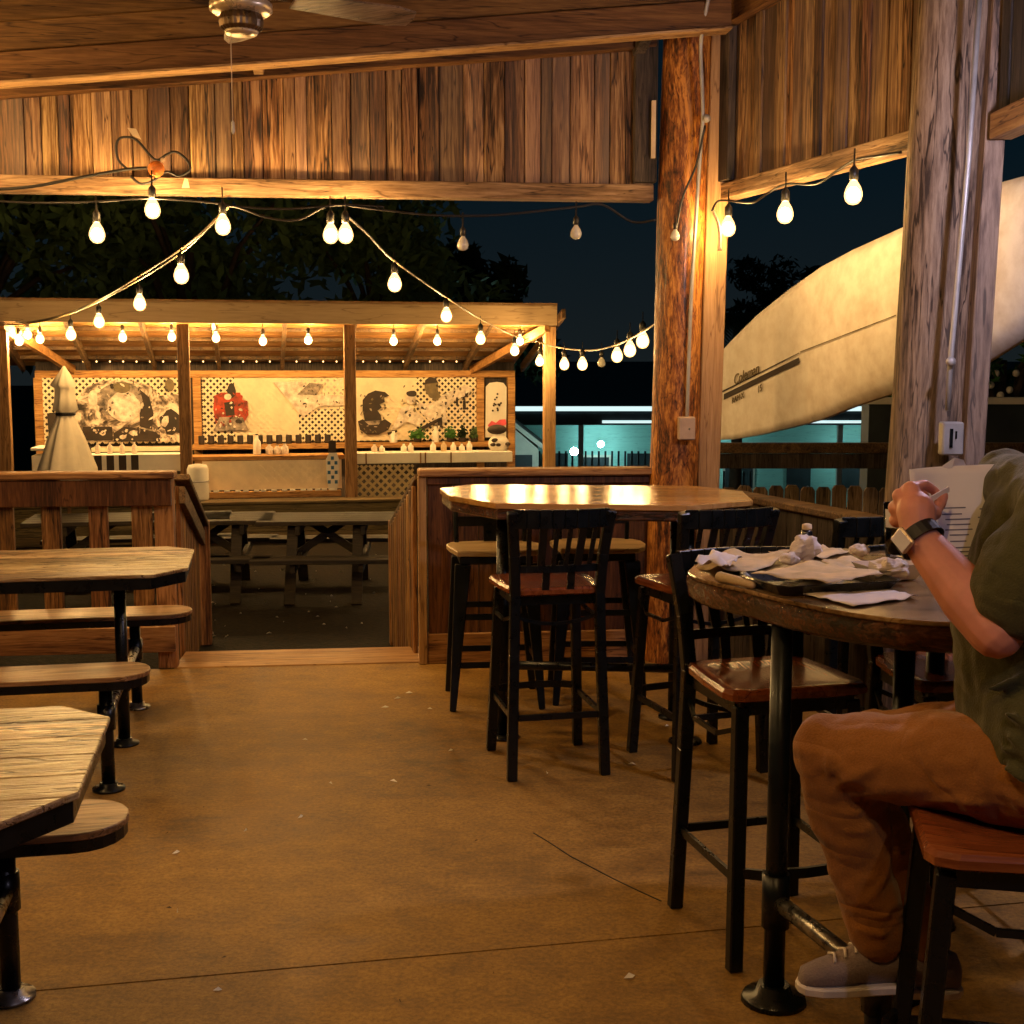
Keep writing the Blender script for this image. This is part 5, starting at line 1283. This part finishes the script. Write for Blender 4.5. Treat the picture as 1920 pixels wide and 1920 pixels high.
# shoe: built around the ankle, toe to -x
def shoe(an, parent, yaw):
    base = an+X((0,0,-.085)); M = Matrix.Translation(base+Vector((.01,0,.004))) @ Matrix.Rotation(yaw, 4, 'Z') @ Matrix.Scale(.86, 4)
    def sec(x, w_, z0, z1, k=12): 
        return [Vector((x, w_*math.cos(2*math.pi*i/k), z0+(z1-z0)*(.5+.5*math.sin(2*math.pi*i/k)))) for i in range(k)]
    S_ = [(-.215,.015,.006,.03),(-.205,.032,.002,.048),(-.17,.045,0,.062),(-.12,.048,0,.078),(-.07,.044,0,.105),(-.02,.042,0,.125),(.03,.040,0,.115),(.055,.032,0,.10),(.068,.012,.01,.07)]
    m = MB()
    for s_ in S_: m.v += [M @ v for v in sec(*s_)]
    for i in range(len(S_)-1):
        for k in range(12): m.f.append([i*12+k, i*12+(k+1)%12, (i+1)*12+(k+1)%12, (i+1)*12+k]); m.sm.append(True)
    m.f.append(list(range(12))[::-1]); m.f.append([(len(S_)-1)*12+k for k in range(12)]); m.sm += [True, True]
    o = m.build('shoe', shoem, parent)
    ol = [(-.222,-.012),(-.21,-.034),(-.17,-.050),(-.11,-.052),(-.04,-.046),(.03,-.044),(.06,-.034),(.074,-.01),(.074,.01),(.06,.034),(.03,.044),(-.04,.046),(-.11,.052),(-.17,.050),(-.21,.034),(-.222,.012)]
    MB().prism(ol, -.012, .012, M).build('sole', rubber, o, .004)
    m = MB()
    for k in range(4): x = -.135+k*.026; m.tube([M @ X((x,-.026,.070+k*.011)), M @ X((x+.006,0,.081+k*.012)), M @ X((x,.026,.070+k*.011))], .0035, 6)
    m.build('laces', rubber, o)
    return o
shoe(ankL+X((.0,0,-.0)), ps, R(4)); shoe(ankR, ps, R(-6))
# watch
wd_ = (wrL-elL).normalized(); wc = wrL-wd_*.004; u_ = wd_.orthogonal().normalized(); v_ = wd_.cross(u_)
wt = MB()
for i in range(25):
    a = 2*math.pi*i/24
    for dz, rr in ((-.013,.0415),(-.013,.0455),(.013,.0445),(.013,.0405)): wt.v.append(wc+(u_*math.cos(a)+v_*math.sin(a))*rr*1.0+wd_*dz)
for i in range(24):
    for k in range(4): wt.f.append([i*4+k, i*4+(k+1)%4, (i+1)*4+(k+1)%4, (i+1)*4+k]); wt.sm.append(False)
wo = wt.build('watch', bandm, ps)
side = (Q(1690,1012,2.39)-wc); side -= wd_*side.dot(wd_); side.normalize(); sd2 = wd_.cross(side)
M = Matrix((sd2, wd_, side)).transposed().to_4x4(); M.translation = wc+side*.046
MB().box(-.017,.017,-.021,.021,-.002,.008, M).build('watch_case', fanw, wo, .003); MB().box(-.0145,.0145,-.018,.018,.0085,.0095, M).build('watch_face', paperm, wo)
# hair and eyes
hm = MB(); hm.ball(head+X((.026,0,.045)), (.098,.084,.105), 20, 14); hm.ball(head+X((.06,0,-.01)), (.06,.07,.08), 14, 10); ho = hm.build('hair', hairm, ps); remesh(ho, .008, 2, .012, .02, 3)
for s_ in (-1, 1):
    e = MB().ball(head+X((-.079,s_*.032,.012)), .012, 10, 8).build('eye', rubber, ps); MB().ball(head+X((-.0885,s_*.032,.011)), .0045, 8, 6).build('pupil', bandm, e)
# papers held
mn = thing('menu_sheet', 'printed white menu sheet held up by the person in front of the grey log', 'paper', (0,0,0), 0, world=True)
c0, c1, c2, c3 = Q(1705,880,2.56), Q(1885,868,2.60), Q(1880,1062,2.52), Q(1722,1072,2.50)
def pan(u, v): return (c0*(1-u)+c1*u)*(1-v)+(c3*(1-u)+c2*u)*v + X((0,.012*math.sin(u*5+v*2),0))
m = MB(); n = 12
for i in range(n+1):
    for j in range(n+1): m.v.append(pan(i/n, j/n))
for i in range(n):
    for j in range(n): a = i*(n+1)+j; m.f.append([a, a+n+1, a+n+2, a+1]); m.sm.append(True)
q = m.build('sheet', paperm, mn); s_ = q.modifiers.new('t', 'SOLIDIFY'); s_.thickness = .001
m = MB()
for k, (u0, u1, v) in enumerate([(.34,.56,.40),(.32,.52,.46),(.35,.60,.51),(.36,.60,.56),(.34,.62,.61),(.38,.58,.66),(.38,.55,.72),(.36,.60,.78),(.37,.62,.82),(.36,.60,.86),(.70,.80,.42),(.68,.82,.50),(.70,.78,.58)]):
    for i in range(5):
        ua, ub = u0+(u1-u0)*i/5, u0+(u1-u0)*(i+1)/5
        m.add([pan(ua,v)-X((0,.002,0)), pan(ub,v)-X((0,.002,0)), pan(ub,v+.012)-X((0,.002,0)), pan(ua,v+.012)-X((0,.002,0))], [(0,1,2,3)])
m.build('printed_lines', inkm, mn)
mn2 = thing('paper_sheet', 'blank folded sheet sticking up behind the held menu', 'paper', (0,0,0), 0, world=True)
m = MB(); m.add([Q(1752,884,2.585), Q(1790,858,2.585), Q(1806,862,2.60), Q(1815,884,2.62), Q(1812,960,2.60), Q(1760,960,2.585)], [(0,1,2,3,4,5)]); q = m.build('sheet', paperm, mn2); s_ = q.modifiers.new('t', 'SOLIDIFY'); s_.thickness = .001
pn = thing('folded_slip', 'thin folded pink-white slip pinched between the fingers of the near hand', 'paper', (0,0,0), 0, world=True)
m = MB(); m.bar(Q(1742,938,2.46), Q(1779,917,2.50), .003, .011); m.build('slip', napk, pn)

# ============================================================ LITTER
for i, (px, py) in enumerate(((460,1558),(563,1533),(330,1600),(722,1327),(745,1310),(767,1300),(572,1388),(620,1470),(738,1466),(1185,1434),(1025,1450),(1243,1332),(1250,1362),(1180,1833),(1383,1780),(408,1858),(332,1710),(845,1408),(806,1330))):
    p = G(px, py); m = MB(); s_ = rnd.uniform(.012,.021); a = rnd.uniform(0,3)
    m.add([(s_*math.cos(a),s_*math.sin(a),.001),(0,s_*.7,.007),(-s_*math.cos(a),-s_*math.sin(a),.002),(s_*.4,-s_*.6,.004)], [(0,1,2),(0,2,3)])
    o = m.build('paper_scrap', scrapm); o.location = (p.x, p.y, .001); tag(o, 'tiny pale paper scrap lying on the concrete floor', 'litter', 'pale scraps on the floor')
for i, (px, py) in enumerate(((313,1563),(382,1514),(407,1631),(317,1703),(420,1796),(720,1474),(893,1577),(656,1354),(732,1380),(804,1474),(287,1766),(104,1787),(925,1826),(750,1878),(1060,1672))):
    p = G(px, py); m = MB(); s_ = rnd.uniform(.006,.011); a = rnd.uniform(0,3)
    m.add([(s_*math.cos(a),s_*math.sin(a),.001),(0,s_*.5,.003),(-s_*math.cos(a),-s_*math.sin(a),.001),(0,-s_*.5,.002)], [(0,1,2,3)])
    o = m.build('dry_leaf', leaf_scrap); o.location = (p.x, p.y, .001); tag(o, 'tiny dark dried leaf lying on the concrete floor', 'litter', 'dark specks on the floor')
for i in range(46):
    px, py = rnd.uniform(372,715), rnd.uniform(1060,1200) if i > 8 else rnd.uniform(1015,1060)
    p = G(px, py, -.3); m = MB(); s_ = rnd.uniform(.008,.020); a = rnd.uniform(0,3)
    m.add([(s_*math.cos(a),s_*math.sin(a),.003),(0,s_*.6,.012),(-s_*math.cos(a),-s_*math.sin(a),.003),(s_*.3,-s_*.6,.014)], [(0,1,2),(0,2,3)])
    o = m.build('paper_scrap', scrapm); o.location = (p.x, p.y, -.299); tag(o, 'small pale scrap lying on the dark yard ground', 'litter', 'pale scraps in the yard')

for o in bpy.data.objects:
    if '_w' in o.keys(): del o['_w']
